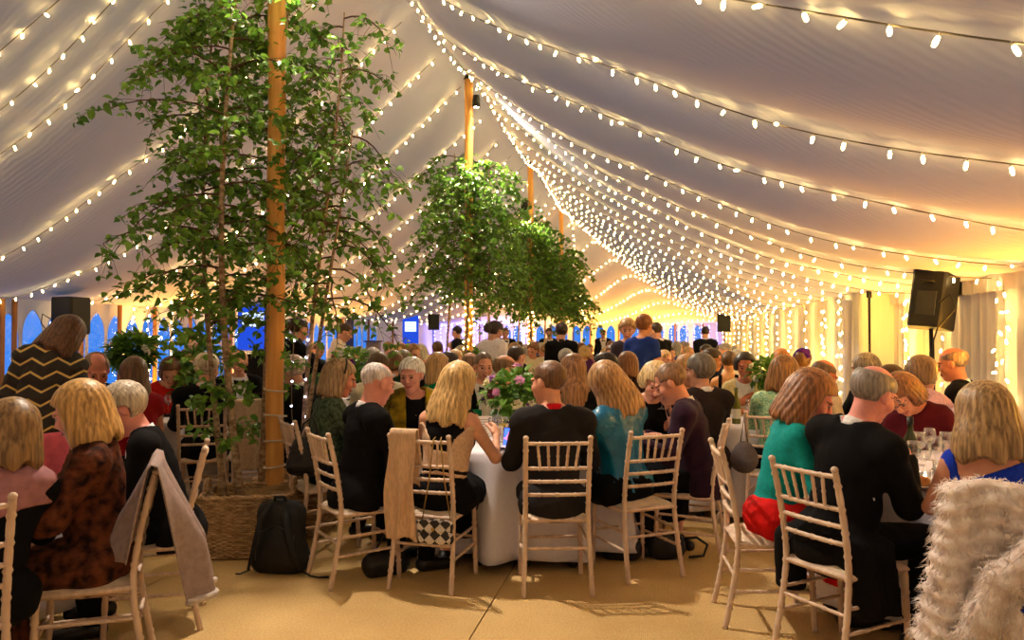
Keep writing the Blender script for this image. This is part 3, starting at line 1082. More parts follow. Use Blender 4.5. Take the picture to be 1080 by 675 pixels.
    if hands:
        for (S, E, Wr, d), gp, s in zip(armj, hands, (-1, 1)):
            if gp is None: continue
            grip, palm = gp
            hv, hq = hand_mesh(grip)
            hv = hv.copy()
            if s < 0: hv[:, 0] *= -1; hq = hq[:, ::-1]
            yv = d; zv = -np.asarray(palm, float); zv = zv - yv * (zv @ yv); zv /= np.linalg.norm(zv); xv = np.cross(yv, zv)
            hv = Wr + hv @ np.stack([xv, yv, zv]) * 1.0
            q = np.concatenate([q, hq + len(v)]); v = np.concatenate([v, hv]); mi = np.concatenate([mi, np.zeros(len(hq), int)])
    lip = mat('lips_' + sex, srgb(190, 104, 98) if not male else srgb(186, 118, 104), rough=0.4)
    brow = mat('brow_dark', srgb(104, 72, 56) if sum(hcol) < 420 else srgb(140, 116, 92), rough=0.7) if sum(hcol) < 420 else mat('brow_fair', srgb(166, 128, 102), rough=0.7)
    link('body', np_mesh('body', v, q, [skinM, lip, brow], mi), root)
    if res != 'lo' and abs(a + hy * -1) > 40:
        for s in (-1, 1):
            b = MB(); b.M = Matrix.Translation(Vector(H((s * .031, .0745, .005)))) @ Matrix(HM.tolist()).to_4x4()
            b.M = b.M @ Matrix.Scale(hs, 4); b.blob((0, 0, 0), (.0125, .0125, .0125), 12, 8, 0); b.blob((0, .0085, -.001), (.0072, .0052, .0072), 10, 6, 1)
            b.build('eye', [mat('eye_white', srgb(150, 132, 124), rough=.25), mat('eye_dark', srgb(40, 30, 26), rough=.2)], root)
    # ---- hair
    if hair is None: hair = {'k': 'short'} if male else {'k': 'bob', 'len': .12}
    hair = dict(hair); hair.setdefault('seed', seed)
    if hair.get('k') != 'none':
        Lh = hair.get('len', 0)
        corners = np.array([H((sx * (.16 + hair.get('flare', 0)), sy * .20, sz)) for sx in (-1, 1) for sy in (-1, 1) for sz in (-max(.1, Lh + .08), .16)])
        lo, hi = corners.min(0), corners.max(0)
        f = Field([axis(lo[i], hi[i], hh) for i in range(3)])
        Pw = f.P()
        D = [(Pw[i] - HC[i]) / hs for i in range(3)]
        Q = tuple(HM[0, i] * D[0] + HM[1, i] * D[1] + HM[2, i] * D[2] for i in range(3))
        f.F = hair_fn(hair, Q, res == 'hi') * hs
        v, q = f.surf()
        if len(q): link('hair', np_mesh('hair', v, q, hair_mat(hcol, hair.get('hi'))), root)
    if extra and extra.get('beard'):
        sdf_object('beard', [Prim('e', tuple(H((0, .030, -.072))), (.060 * hs, .062 * hs, .056 * hs), HM.T, k=.02), Prim('e', tuple(H((0, .068, -.095))), (.032 * hs, .028 * hs, .03 * hs), HM.T, k=.02)], .009, hair_mat(hcol), root,
                   cuts=[Prim('e', tuple(H((0, .10, -.035))), (.022 * hs, .03 * hs, .028 * hs), HM.T), Prim('e', tuple(H((0, .06, .0))), (.07 * hs, .06 * hs, .038 * hs), HM.T)], post=lambda F, P: F - .003 * wob(P, 60, 3))
    if extra and extra.get('hat'):
        hm = cloth('hat_%d_%d_%d' % extra['hat'], extra['hat'])
        sdf_object('fascinator', [Prim('e', tuple(H((.01, -.06, .10))), (.085, .075, .045), HM.T, k=.03), Prim('c', tuple(H((-.06, -.08, .06))), tuple(H((.07, -.10, .05))), .03, .03, k=.03)], .011, hm, root, post=lambda F, P: F - .006 * wob(P, 50, 3))
    # ---- clothes
    def garment(nm, sel, infl, mt, clip=None, wr=.004, k=None, wf=26, addp=(), step=None, infl_by=None):
        ps = [p for p in prims if sel(p.g)] + list(addp)
        los, his = zip(*[p.bounds(.05 + infl) for p in ps]); lo = np.min(los, 0); hi = np.max(his, 0)
        st = step or cl
        f = Field([axis(lo[i], hi[i], st) for i in range(3)])
        for p in ps: f.add(p, infl if not infl_by else infl_by(p.g), k)
        Pw = f.P()
        D = [Pw[i] - P0[i] for i in range(3)]
        TQ = tuple(M[0, i] * D[0] + M[1, i] * D[1] + M[2, i] * D[2] for i in range(3))   # torso space
        if wr: f.F = f.F - wr * wob(Pw, wf, seed) - wr * .6 * wob(Pw, wf * 2.3, seed + 5)
        if clip is not None: f.F = clip(f.F, Pw, TQ)
        v, q = f.surf()
        if len(q): return link(nm, np_mesh(nm, v, q, mt), root)
    tm = tmat or cloth('cloth_%d_%d_%d' % tcol, tcol)
    bm_ = bmat or cloth('cloth_%d_%d_%d' % bcol, bcol)
    armsel = lambda g: g[:2] in ('al', 'ar')
    def neck_cut(F, TQ, r=.075, ylo=.0, depth=.02, zz=.50):
        x, y, z = TQ
        c = np.sqrt(x ** 2 + (y + .012) ** 2) - r - np.clip(z - zz, 0, .2) * .4
        c = np.maximum(c, zz - z - depth * np.clip(y * 12, -2.2 if not fem else -.5, 2.5))
        return -_smin(-F, c, .012)
    if top in ('suit', 'jacket', 'open'):
        def clip(F, Pw, TQ):
            x, y, z = TQ
            F = neck_cut(F, TQ, .066)
            v = np.maximum(np.abs(x) - .088 * np.clip((z - .14) / .34, 0, 1) ** .8, .03 - y)
            F = -_smin(-F, v, .006)
            hem = np.where(Pw[1] < .06, Pw[2] - (hz - (.135 if not (extra and extra.get('coat')) else .30) if not stand else hz - .13), Pw[2] - (hz - .02 if not stand else hz - .12))
            return np.maximum(F, -hem)
        seatp = [Prim('e', tuple(P0 + np.array([0, -.01, -.045])), (.20, .165, .13), None, k=.06, g='p')]
        if extra and extra.get('coat'):
            seatp += [Prim('c', (s * .195, -.10, .50), (s * .225, -.06, .27), .05, .055, k=.06) for s in (-1, 1)] + [Prim('c', (.205, .05, .50), (.235, .08, .25), .05, .06, k=.06)]
        pads = [Prim('c', tuple(T(s * sw * .35, -.02, .475)), tuple(T(s * (sw + .018), -.018, .448)), .052, .052, k=.05, g='t') for s in (-1, 1)]
        garment('jacket', lambda g: g in ('t', 'p') or armsel(g), .021, tm, clip, wr=.0060, addp=(pads if male else []) + ([] if stand else seatp), k=.035)
        def clip2(F, Pw, TQ):
            return neck_cut(np.maximum(F, -(Pw[2] - hz + .02)), TQ, .054, zz=.485)
        if res != 'lo' or bow:
            garment('shirt', lambda g: g == 't', .010, cloth('shirt_%d_%d_%d' % shirt, shirt, bump=.08), clip2, wr=.001)
        b = MB(); b.M = Matrix.Translation(Vector(NB + u_ * .022)) @ Matrix(M.tolist()).to_4x4()
        rr = .061 if male else .054
        b.grid(lambda s, t: ((rr + .006 - .010 * t) * math.sin(2 * PI * s), (rr + .010 - .01 * t) * math.cos(2 * PI * s) + .006, -.028 + .032 * t - .020 * math.cos(2 * PI * s) * (.5 + .5 * t)), 28, 3, wrapu=True)
        cc = collar or shirt
        o = b.build('collar', cloth('shirt_%d_%d_%d' % cc, cc, bump=.08), root)
        sm = o.modifiers.new('thickness', 'SOLIDIFY'); sm.thickness = .005
        if male or bow:
            for s, E, Wr, d in armj[:]:
                if res == 'hi':
                    bb = MB(); bb.tube([Wr - d * .02, Wr + d * .012], [.034, .035], 12, cap=True)
                    bb.build('cuff', cloth('shirt_%d_%d_%d' % shirt, shirt, bump=.08), root)
        if bow:
            c0 = T(0, .108, .478)
            b = MB(); b.M = Matrix.Translation(Vector(c0)) @ Matrix(M.tolist()).to_4x4()
            for s in (-1, 1):
                b.grid(lambda p, t, s=s: (s * (.006 + .050 * p), .004 + .010 * math.sin(PI * t) * (1 - .4 * p), (.010 + .018 * p) * (2 * t - 1) + (.003 * math.sin(p * 9))), 6, 6)
            b.blob((0, .008, 0), (.010, .008, .012), 8, 6)
            o = b.build('bow_tie', cloth('black_silk', (16, 15, 18), rough=.45), root)
            sm = o.modifiers.new('thickness', 'SOLIDIFY'); sm.thickness = .006
    elif top in ('blouse', 'dress', 'knit'):
        def clip(F, Pw, TQ):
            F = neck_cut(F, TQ, .062 if top != 'dress' else .078, depth=.06 if top == 'dress' else .03)
            for (S, E, Wr, d), sl in zip(armj, (sleeve, sleeve)):
                if sl < 1:
                    tot = L1 + L2
                    if sl * tot <= L1:
                        n = (E - S) / np.linalg.norm(E - S); c0 = S + n * sl * tot
                        near = d_capsule(Pw, E, Wr, .09, .08); near2 = d_capsule(Pw, c0, E, .075, .09)
                        cutp = np.minimum(near, near2)
                    else:
                        n = (Wr - E) / np.linalg.norm(Wr - E); c0 = E + n * (sl * tot - L1)
                        cutp = d_capsule(Pw, c0 + n * .06, Wr + n * .1, .075, .07)
                    F = -_smin(-F, cutp, .006)
            if top != 'dress':
                F = np.maximum(F, -(Pw[2] - (hz - .07)))
            return F
        sel = (lambda g: g in ('t', 'p') or armsel(g)) if sleeve > 0 else (lambda g: g in ('t', 'p'))
        garment('top' if top != 'dress' else 'bodice', sel, .017 if top != 'blouse' else .030, tm, clip, wr=.017 if top == 'blouse' else .004, k=.04, wf=24)
    elif top == 'strap':
        def clip(F, Pw, TQ):
            x, y, z = TQ
            keep = np.minimum(z - .30, np.minimum(.03 - np.abs(np.abs(x) - .085), .49 - z))
            F = np.maximum(F, np.minimum(z - .33, np.abs(np.abs(x) - .09) - .022))
            return neck_cut(F, TQ, .08, depth=.1)
        garment('bodice', lambda g: g in ('t', 'p'), .012, tm, clip, wr=.002)
    if top == 'shawl' or (extra and 'shawl' in extra):
        pass
    if bottom == 'trousers':
        garment('trousers', lambda g: g in ('p', 'l'), .016, bm_, lambda F, Pw, TQ: np.maximum(np.maximum(F, -(Pw[2] - .075)), Pw[2] - hz - .12), wr=.005, k=.03)
    elif bottom == 'skirt':
        ad = []
        (h1, k1, a1, t1), (h2, k2, a2, t2) = legs
        ad.append(Prim('c', tuple((h1 + h2) / 2), tuple((k1 + k2) / 2 + np.array([0, .0, 0])), .10, .085, k=.06))
        ad.append(Prim('c', tuple((k1 + k2) / 2), tuple((a1 + a2) / 2 + np.array([0, .02, .12])), .085, .10, k=.06))
        hemz = .20 if extra is None or 'hem' not in extra else extra['hem']
        garment('skirt', lambda g: g in ('p', 'l'), .024, bm_, lambda F, Pw, TQ: np.maximum(np.maximum(F, -(Pw[2] - hemz)), Pw[2] - hz - .12), wr=.008, k=.06, addp=ad)
    if res != 'lo':
        for (h1, k1, a1, t1) in legs:
            sdf_object('shoe', [Prim('c', tuple(a1 + np.array([0, -.03, -.036])), tuple(t1), .044, .037, k=.03), Prim('c', tuple(a1 + np.array([0, -.02, -.03])), tuple(a1), .04, .042, k=.02)], .012,
                       mat('black_leather', srgb(26, 22, 22), rough=.35), root, post=lambda F, P: np.maximum(F, .004 - P[2]))
    if glasses:
        b = MB(); b.M = Matrix.Translation(Vector(HC)) @ Matrix(HM.tolist()).to_4x4() @ Matrix.Scale(hs, 4)
        for s in (-1, 1):
            b.tube([(s * .032 + .023 * math.cos(q), .104 - .006 * abs(math.cos(q)), .004 + .017 * math.sin(q)) for q in [2 * PI * i / 16 for i in range(16)]], .0016, 5, closed=True)
            b.tube([(s * .055, .100, .008), (s * .078, .06, .008), (s * .082, -.005, .006), (s * .080, -.02, -.015)], .0016, 5)
        b.tube([(-.010, .106, .008), (.010, .106, .008)], .0016, 5)
        b.build('glasses', mat('dark_frame', srgb(40, 34, 32), rough=.3), root)
    return dict(root=root, T=T, H=H, M=M, HM=HM, HC=HC, NB=NB, P0=P0, arm=armj, sw=sw, hz=hz, prims=prims, legs=legs, garment=garment, seed=seed, cl=cl)

def world(pd, p):
    """a point of a person's own space in world space"""
    x, y, z = pd['root'].location; k = pd['root'].scale[0]; r = pd['root'].rotation_euler[2]
    p = np.asarray(p) * k
    return Vector((x + p[0] * math.cos(r) - p[1] * math.sin(r), y + p[0] * math.sin(r) + p[1] * math.cos(r), z + p[2]))

def shawl(pd, mt, nm='shawl', low=.28, thick=.032, front=True, arms=True, wr=.010):
    """a wrap lying over the shoulders and upper arms"""
    def clip(F, Pw, TQ):
        x, y, z = TQ
        c = np.sqrt(x ** 2 + (y + .012) ** 2) - .085
        c = np.maximum(c, .44 - z)
        F = -_smin(-F, c, .012)
        if front:
            F = -_smin(-F, np.maximum(np.abs(x) - .075, -y + .02), .01)
        return np.maximum(F, -(z - low - .05 * np.sin(x * 9)))
    return pd['garment'](nm, lambda g: g == 't' or (arms and g in ('alu', 'aru')), thick, mt, clip, wr=wr, k=.06, wf=20)
# ================================================================== chiavari chairs
LIME = mat('limewashed_wood', srgb(198, 168, 144), rough=0.5, col2=srgb(222, 196, 174), scale=(30, 30, 5), bump=0.15, bscale=(80, 80, 12))
PAD = mat('cream_seat_pad', srgb(214, 192, 166), rough=0.8, bump=0.15, bscale=(200, 200, 200))
def bamboo(b, pts, r, n=10, nodes=3, per=8):
    """a turned stick with raised rings"""
    pts = [Vector(p) for p in pts]
    seg = []; rad = []
    tot = len(pts) - 1
    N = nodes * per
    for i in range(N + 1):
        t = i / N * tot; k = min(tot - 1, int(t)); q = pts[k].lerp(pts[k + 1], t - k)
        seg.append(q)
        ph = (i % per) / per
        rad.append(r * (1.22 if i % per == 0 and 0 < i < N else (0.86 if i % per in (1, per - 1) else 1.0)))
    b.tube(seg, rad, n)
def back_x(z): return 0.186 + 0.016 * max(0, (.45 - z)) / .45 + 0.008 * max(0, z - .45)
def back_y(z):
    if z < .45: return -.185 - .075 * ((.45 - z) / .45) ** 1.4
    t = (z - .45) / .47
    return -.185 - .085 * t ** 1.5
CH = {}
def chair_meshes():
    b = MB()
    for s in (1,):
        bamboo(b, [(s * back_x(z), back_y(z), z) for z in [0, .08, .16, .24, .32, .40, .48, .56, .64, .72, .80, .88, .915]], .0155, 10, 9, 7)
        b.blob((back_x(.93), back_y(.93), .928), (.0175, .0175, .016), 10, 6)
    CH['post'] = [b.mesh('back_post', LIME)]
    b = MB(); bamboo(b, [(-back_x(z), back_y(z), z) for z in [0, .08, .16, .24, .32, .40, .48, .56, .64, .72, .80, .88, .915]], .0155, 10, 9, 7)
    b.blob((-back_x(.93), back_y(.93), .928), (.0175, .0175, .016), 10, 6)
    CH['post'].append(b.mesh('back_post', LIME))
    CH['leg'] = []
    for s in (-1, 1):
        b = MB(); bamboo(b, [(s * .195, .195, 0), (s * .190, .185, .22), (s * .186, .18, .435)], .0155, 10, 4, 7); CH['leg'].append(b.mesh('leg', LIME))
    CH['rail'] = []
    for z in (.895, .745, .665, .585):
        b = MB(); bamboo(b, [(-back_x(z), back_y(z), z), (-.08, back_y(z) - .012, z), (.08, back_y(z) - .012, z), (back_x(z), back_y(z), z)], .0115, 8, 4, 6); CH['rail'].append(b.mesh('back_rail', LIME))
    CH['spindle'] = []
    for x in (-2, -1, 0, 1, 2):
        b = MB(); bamboo(b, [(x * .052, back_y(.745) - .012, .745), (x * .061, back_y(.895) - .011, .895)], .0085, 8, 2, 6); CH['spindle'].append(b.mesh('spindle', LIME))
    CH['str'] = []
    for z in (.30, .19):
        for s in (-1, 1):
            b = MB(); bamboo(b, [(s * back_x(z), back_y(z), z), (s * .191, .187, z + .01)], .0095, 8, 3, 6); CH['str'].append(b.mesh('stretcher', LIME))
    b = MB(); bamboo(b, [(-back_x(.27), back_y(.27), .27), (back_x(.27), back_y(.27), .27)], .0095, 8, 3, 6); CH['str'].append(b.mesh('stretcher', LIME))
    b = MB(); bamboo(b, [(-.191, .188, .24), (.191, .188, .24)], .0095, 8, 3, 6); CH['str'].append(b.mesh('stretcher', LIME))
    b = MB()
    def ring(o, z):
        return [(sx * (.20 - o), sy * (.205 - o) - (.0 if sy > 0 else -.006), z) for sx, sy in ((-1, -1), (1, -1), (1, 1), (-1, 1))]
    b.bbox((0, .003, .4325), (.405, .405, .03), .012)
    CH['frame'] = [b.mesh('seat_frame', LIME)]
    b = MB()
    def pad(u, v):
        x = (u * 2 - 1); y = (v * 2 - 1)
        e = max(abs(x), abs(y))
        return (x * .186, y * .182 + .003, .449 + .030 * (1 - e ** 6) * (1 - .25 * (x * x + y * y) / 2))
    b.grid(pad, 14, 14)
    CH['pad'] = [b.mesh('seat_pad', PAD)]
chair_meshes()
def chair(px, Z, a, label, group=None, full=True):
    x, y = pos(px, Z)
    t = thing('chiavari_chair', label, 'chair', (x, y, 0), rz_of(a, px), group)
    for k, nm in (('post', 'back_post'), ('leg', 'leg'), ('rail', 'back_rail'), ('spindle', 'spindle'), ('str', 'stretcher'), ('frame', 'seat_frame'), ('pad', 'seat_pad')):
        for me in CH[k]:
            link(nm, me, t)
    return t
def chair_for(pd, label, back=-0.02, group='limewashed banqueting chairs', da=0, side=0.0):
    """a chair under a seated person, its back just behind them"""
    o = pd['root']; r = o.rotation_euler[2] + R(da)
    o = pd['root']
    x = o.location[0] + math.sin(r) * back + math.cos(r) * side; y = o.location[1] - math.cos(r) * back + math.sin(r) * side
    t = thing('chiavari_chair', label, 'chair', (x, y, 0), r, group)
    for k, nm in (('post', 'back_post'), ('leg', 'leg'), ('rail', 'back_rail'), ('spindle', 'spindle'), ('str', 'stretcher'), ('frame', 'seat_frame'), ('pad', 'seat_pad')):
        for me in CH[k]:
            link(nm, me, t)
    return t
# ================================================================== guests nearest the camera
WHITE_HAIR = (226, 218, 214); GREY = (150, 142, 138); GREYBR = (132, 112, 94); BLOND = (206, 166, 108); DBLOND = (168, 126, 78); BROWN = (98, 66, 42); DBROWN = (58, 40, 30); BLACKH = (34, 26, 24); AUB = (128, 80, 46)
G_C = 'guests at the middle table'; G_A = 'guests at the front left table'; G_D = 'guests at the front right table'; G_B = 'guests at the table behind the tree'; G_E = 'guests at the middle right table'
G_M = 'guests at tables further back'
BLK = cloth('black_wool', (19, 17, 19), bump=.2, spec=.08)
INK = cloth('black_crepe', (16, 15, 18), bump=.15, spec=.08)
def panel(pd, nm, mt, fn, infl=.022, sel=lambda g: g == 't' or g == 'p', wr=.0):
    """a coloured piece of a garment: fn(x, y, z) > 0 keeps it (torso space)"""
    return pd['garment'](nm, sel, infl, mt, lambda F, Pw, TQ: np.maximum(F, -fn(*TQ)), wr=wr, k=.04, step=.011)

# ---- middle table
c5 = person('man in dark pinstripe suit with red collar, on the chair facing the flowers', 584, 4.86, -6, 'm', lean=6, head=(46, 4, 0), hair={'k': 'short', 'fringe': .07}, hcol=(112, 76, 50), res='hi', group=G_C,
            tmat=cloth('pinstripe_wool', (28, 25, 27), wave=(70, 'X', 0.0), col2=srgb(41, 37, 38), bump=.1), collar=(205, 22, 34), skin=(214, 150, 122))
chair_for(c5, 'pale wooden chair under the man with the red collar')
c4 = person('woman with long blonde hair in sleeveless black and beige dress', 467, 4.92, 22, 'f', lean=9, side=3, head=(-20, 8, 4), hair={'k': 'long', 'len': .25, 'widen': .62, 'vol': .012, 'fringe': .05, 'hi': (232, 192, 128)}, hcol=(206, 162, 98), res='hi', group=G_C,
            top='dress', sleeve=0, tmat=INK, bottom='skirt', bmat=INK, arms=((-.15, .40, .79 - .545), (.235, .36, .87 - .545)), hands=(('relaxed', (0, 0, -1)), ('relaxed', (-.8, .2, -.5))), skin=(214, 156, 126))
BEIGE = cloth('beige_panel', (206, 172, 142), bump=.1)
panel(c4, 'beige_back_panel', BEIGE, lambda x, y, z: np.minimum(np.minimum(-y + .03, z - .155 + .10 * np.abs(x)), np.minimum(.425 - z, np.maximum(np.abs(x) - .055 - .35 * np.clip(z - .27, 0, 1) - .5 * np.clip(z - .34, 0, 1), .262 - z))), .0215)
panel(c4, 'beige_waist_stripe', BEIGE, lambda x, y, z: np.minimum(-y + .03, .012 - np.abs(z - .128 + .10 * np.abs(x))), .0215)
chair_for(c4, 'pale wooden chair hung with a beige scarf and a checked handbag', side=-.05)
c1 = person('white-haired man in black suit seated in front of the green-patterned woman', 379, 5.05, 68, 'm', lean=8, head=(6, 10, 0), hair={'k': 'short', 'vol': -.006, 'fringe': .075, 'bald': .55}, hcol=(214, 202, 200), res='hi', group=G_C,
            tmat=BLK, bmat=INK, skin=(222, 150, 132), hands=(('relaxed', (0, 0, -1)), ('relaxed', (0, 0, -1))), arms=((-.10, .46, .80 - .545), (.16, .44, .79 - .545)), bow=True)
chair_for(c1, 'pale wooden chair under the white-haired man in black suit', back=.0)
c2 = person('woman with ash-brown bob and sunglasses on her hair, in dark green', 340, 5.75, 72, 'f', lean=9, head=(-8, 8, 8), hair={'k': 'bob', 'len': .13, 'vol': .012, 'open': 1, 'hi': (186, 152, 110)}, hcol=(142, 112, 82), res='hi', group=G_C,
            top='knit', tmat=cloth('green_lace', (44, 62, 48), col2=srgb(92, 106, 84), scale=(40, 40, 40), bump=.3), bottom='trousers', bmat=INK, skin=(212, 140, 116))
b = MB(); b.M = Matrix.Translation(Vector(c2['HC'])) @ Matrix(c2['HM'].tolist()).to_4x4() @ Matrix.Scale(1.09, 4)
b.tube([(.107 * math.sin(t), -.01, .045 + .098 * math.cos(t)) for t in np.linspace(-1.5, 1.5, 17)], .007, 6)
b.build('hair_band', mat('dark_frame', srgb(40, 34, 32), rough=.3), c2['root'])
chair_for(c2, 'pale wooden chair under the woman with sunglasses on her hair')
c3 = person('smiling white-haired woman in mustard yellow shawl over black dress', 437, 6.3, 176, 'f', lean=9, head=(-26, 4, 6), hair={'k': 'short', 'vol': .010, 'fringe': .056}, hcol=(232, 226, 222), res='hi', group=G_C,
            top='dress', sleeve=.6, tmat=INK, bottom='skirt', bmat=INK, skin=(224, 156, 136), arms=((.02, .44, .81 - .545), (.16, .42, .79 - .545)), hands=(('relaxed', (0, 0, -1)), ('relaxed', (0, 0, -1))))
shawl(c3, cloth('mustard_wrap', (176, 146, 22), col2=srgb(30, 28, 12), scale=(7, 7, 7), rough=.8), low=.13, thick=.036)
b = MB()
b.M = Matrix.Translation(Vector(c3['T'](0, .02, .45))) @ Matrix(c3['M'].tolist()).to_4x4()
b.tube([(.085 * math.sin(t), .075 * math.cos(t) + .03 * max(0, math.cos(t)), -.06 * max(0, math.cos(t))) for t in [2 * PI * k / 24 for k in range(24)]], .007, 6, closed=True)
b.build('necklace', mat('gold_beads', srgb(190, 150, 80), rough=.3, metal=.8), c3['root'])
c6 = person('woman with long fair hair in teal satin blouse', 658, 5.18, -48, 'f', lean=4, side=-6, head=(-14, 6, -16), hair={'k': 'long', 'len': .22, 'widen': .75, 'vol': .012, 'dx': .02, 'hi': (196, 150, 100)}, hcol=(160, 116, 72), res='hi', group=G_C,
            top='blouse', tmat=mat('teal_satin', srgb(0, 92, 130), rough=.34, col2=srgb(0, 112, 154), scale=(9, 9, 9), bump=.6, bscale=(16, 16, 30), spec=.6), bottom='skirt', bmat=INK, skin=(214, 152, 124))
chair_for(c6, 'pale wooden chair beside the teal satin blouse, its back turned sideways', back=.03, da=-16, side=.05)
c7 = person('man with brown hair in dark plum velvet jacket, leaning to the blonde woman', 739, 5.5, -84, 'm', lean=14, head=(4, 16, 0), hair={'k': 'short', 'fringe': .072}, hcol=(128, 92, 64), res='hi', group=G_C,
            tmat=mat('plum_velvet', srgb(44, 22, 40), rough=.9, sheen=.08, scale=(10, 10, 10), bump=.15, bscale=(120, 120, 120), spec=.1), bmat=INK, skin=(218, 148, 120), bow=True)
chair_for(c7, 'pale wooden chair behind the plum velvet jacket, seen edge-on', back=-.10)
c8 = person('woman with short blonde hair holding a small glass to her chin', 679, 6.1, 158, 'f', lean=14, head=(-10, 18, -8), hair={'k': 'bob', 'len': .05, 'vol': .012, 'fringe': .045, 'hi': (240, 208, 150)}, hcol=(226, 186, 120), res='hi', group=G_C,
            top='dress', sleeve=.4, tmat=INK, bottom='skirt', bmat=INK, skin=(222, 160, 136), arms=((-.06, .30, 1.02 - .545), (.14, .38, .80 - .545)), hands=(('grip', (1, .2, 0)), ('relaxed', (0, 0, -1))))
# far side of the middle table and just behind it
person('woman with long wavy auburn hair, behind the man with red collar', 601, 6.75, -22, 'f', lean=6, side=4, head=(6, 4, 4), hair={'k': 'long', 'len': .34, 'widen': .55, 'vol': .016, 'curl': 1, 'hi': (176, 124, 82)}, hcol=(138, 92, 58), res='mid', group=G_C,
       top='blouse', tmat=INK, bottom='skirt', bmat=INK)
person('bearded man with dark hair in profile, white collar and black suit', 643, 7.3, -72, 'm', lean=4, head=(0, 0, 0), hair={'k': 'short', 'vol': .006}, hcol=(44, 32, 26), res='mid', group=G_M, tmat=BLK, bmat=INK, skin=(212, 142, 108), extra={'beard': 1}, bow=True)
person('woman with brown hair under a pale headband, behind the teal blouse', 661, 7.9, 6, 'f', head=(0, 4, 0), hair={'k': 'bob', 'len': .12, 'vol': .008}, hcol=(134, 88, 52), res='mid', group=G_M, top='blouse', tcol=(60, 40, 40), bcol=DARK)
person('balding man in profile by the flowers, in cream dinner jacket', 519, 6.9, 78, 'm', lean=8, head=(0, 6, 0), hair={'k': 'short', 'bald': 1.0, 'vol': -.004}, hcol=(126, 92, 58), res='mid', group=G_C, tcol=(222, 212, 186), bmat=INK, skin=(222, 158, 124))
person('grey-haired bearded man facing forward in bow tie and patterned waistcoat', 509, 7.7, 172, 'm', lean=4, head=(4, 4, 0), hair={'k': 'short', 'fringe': .07}, hcol=(128, 104, 86), res='mid', group=G_M, tmat=BLK, bmat=INK, bow=True, skin=(220, 158, 134))
person('bald man seen from behind, just left of the bow-tied bearded man', 494, 8.0, 10, 'm', head=(0, 6, 0), hair={'k': 'short', 'bald': 1.35, 'vol': -.006}, hcol=(150, 116, 96), res='mid', group=G_M, tmat=BLK, bmat=INK, skin=(216, 150, 124))
person('blonde woman in emerald wrap dress, turned in profile', 457, 7.5, 70, 'f', lean=4, head=(-6, 2, 0), hair={'k': 'long', 'len': .16, 'open': 1}, hcol=(204, 160, 106), res='mid', group=G_M, top='dress', tcol=(0, 120, 72), bcol=(0, 100, 60), bottom='skirt')
person('dark-haired woman in bottle green, in profile beside the emerald dress', 469, 8.2, 74, 'f', lean=4, head=(0, 2, 0), hair={'k': 'long', 'len': .18, 'open': 1}, hcol=(58, 36, 30), res='mid', group=G_M, top='dress', tcol=(20, 66, 40), bcol=(20, 60, 40), bottom='skirt')
person('fair woman in crimson top facing forward, behind the two green dresses', 479, 9.6, 170, 'f', head=(8, 4, 0), hair={'k': 'long', 'len': .14, 'open': 1}, hcol=(210, 170, 122), res='mid', group=G_M, top='dress', tcol=(176, 24, 44), bcol=DARK, bottom='skirt')
c18 = person('guest with brown hair in ivory jacket, back turned, behind the white-haired man', 401, 7.5, -8, 'm', head=(10, 4, 0), hair={'k': 'short', 'vol': .008}, hcol=(96, 68, 44), res='mid', group=G_M, tcol=(226, 218, 196), bmat=INK, collar=(226, 218, 196))
chair_for(c18, 'pale wooden chair under the ivory jacket', back=.0)
person('woman with brown bob in dark green jacket, behind the ivory jacket', 414, 8.7, 16, 'f', head=(0, 4, 0), hair={'k': 'bob', 'len': .08}, hcol=(116, 76, 44), res='mid', group=G_M, top='jacket', tcol=(28, 50, 30), bcol=DARK)
person('grey-haired man in black suit, back turned, beside the dark green jacket', 429, 8.9, -34, 'm', head=(8, 4, 0), hair={'k': 'short', 'vol': .006}, hcol=(132, 118, 106), res='mid', group=G_M, tmat=BLK, bmat=INK)

# ---- front left table
a1 = person('woman with brown-blonde bob and dusty pink wrap, at the picture edge', -14, 3.1, -8, 'f', sc=.93, lean=6, side=9, head=(16, 8, 0), hair={'k': 'bob', 'len': .15, 'widen': .4, 'vol': .014, 'hi': (160, 122, 76)}, hcol=(118, 86, 54), res='hi', group=G_A,
            top='knit', tmat=INK, bottom='skirt', bmat=INK)
shawl(a1, cloth('dusty_pink_wrap', (160, 112, 118), scale=(24, 24, 24)), low=.33, thick=.026, arms=False)
chair_for(a1, 'pale wooden chair under the woman in dusty pink wrap', back=.0, side=-.14)
VELVET = mat('devore_velvet', srgb(34, 18, 14), rough=.85, col2=srgb(104, 56, 34), scale=(19, 19, 19), bump=.4, bscale=(22, 22, 22), spec=.1)
a2 = person('woman with straight blonde bob in mottled brown velvet dress', 106, 3.55, -84, 'f', sc=.97, lean=4, head=(-24, 16, 0), hair={'k': 'bob', 'len': .155, 'widen': .35, 'vol': .014, 'open': 1, 'hi': (222, 174, 104)}, hcol=(200, 150, 84), res='hi', group=G_A,
            top='blouse', tmat=VELVET, bottom='skirt', bmat=VELVET, extra={'hem': .02}, skin=(222, 150, 138), hands=(('relaxed', (0, 0, -1)), ('relaxed', (0, 0, -1))))
ch_a2 = chair_for(a2, 'pale wooden chair under the velvet dress, draped with a taupe shawl', back=-.03)
a3 = person('man with shaggy grey hair in black suit leaning beside the blonde bob', 182, 4.25, -86, 'm', sc=.96, lean=18, side=3, head=(4, 14, 0), hair={'k': 'short', 'vol': .016, 'fringe': .06, 'hi': (216, 200, 176)}, hcol=(188, 170, 146), res='hi', group=G_A,
            tmat=BLK, bmat=INK, skin=(222, 146, 130))
chair_for(a3, 'pale wooden chair under the shaggy grey-haired man, seen edge-on', back=-.10, group='limewashed banqueting chairs')
CHEV = None
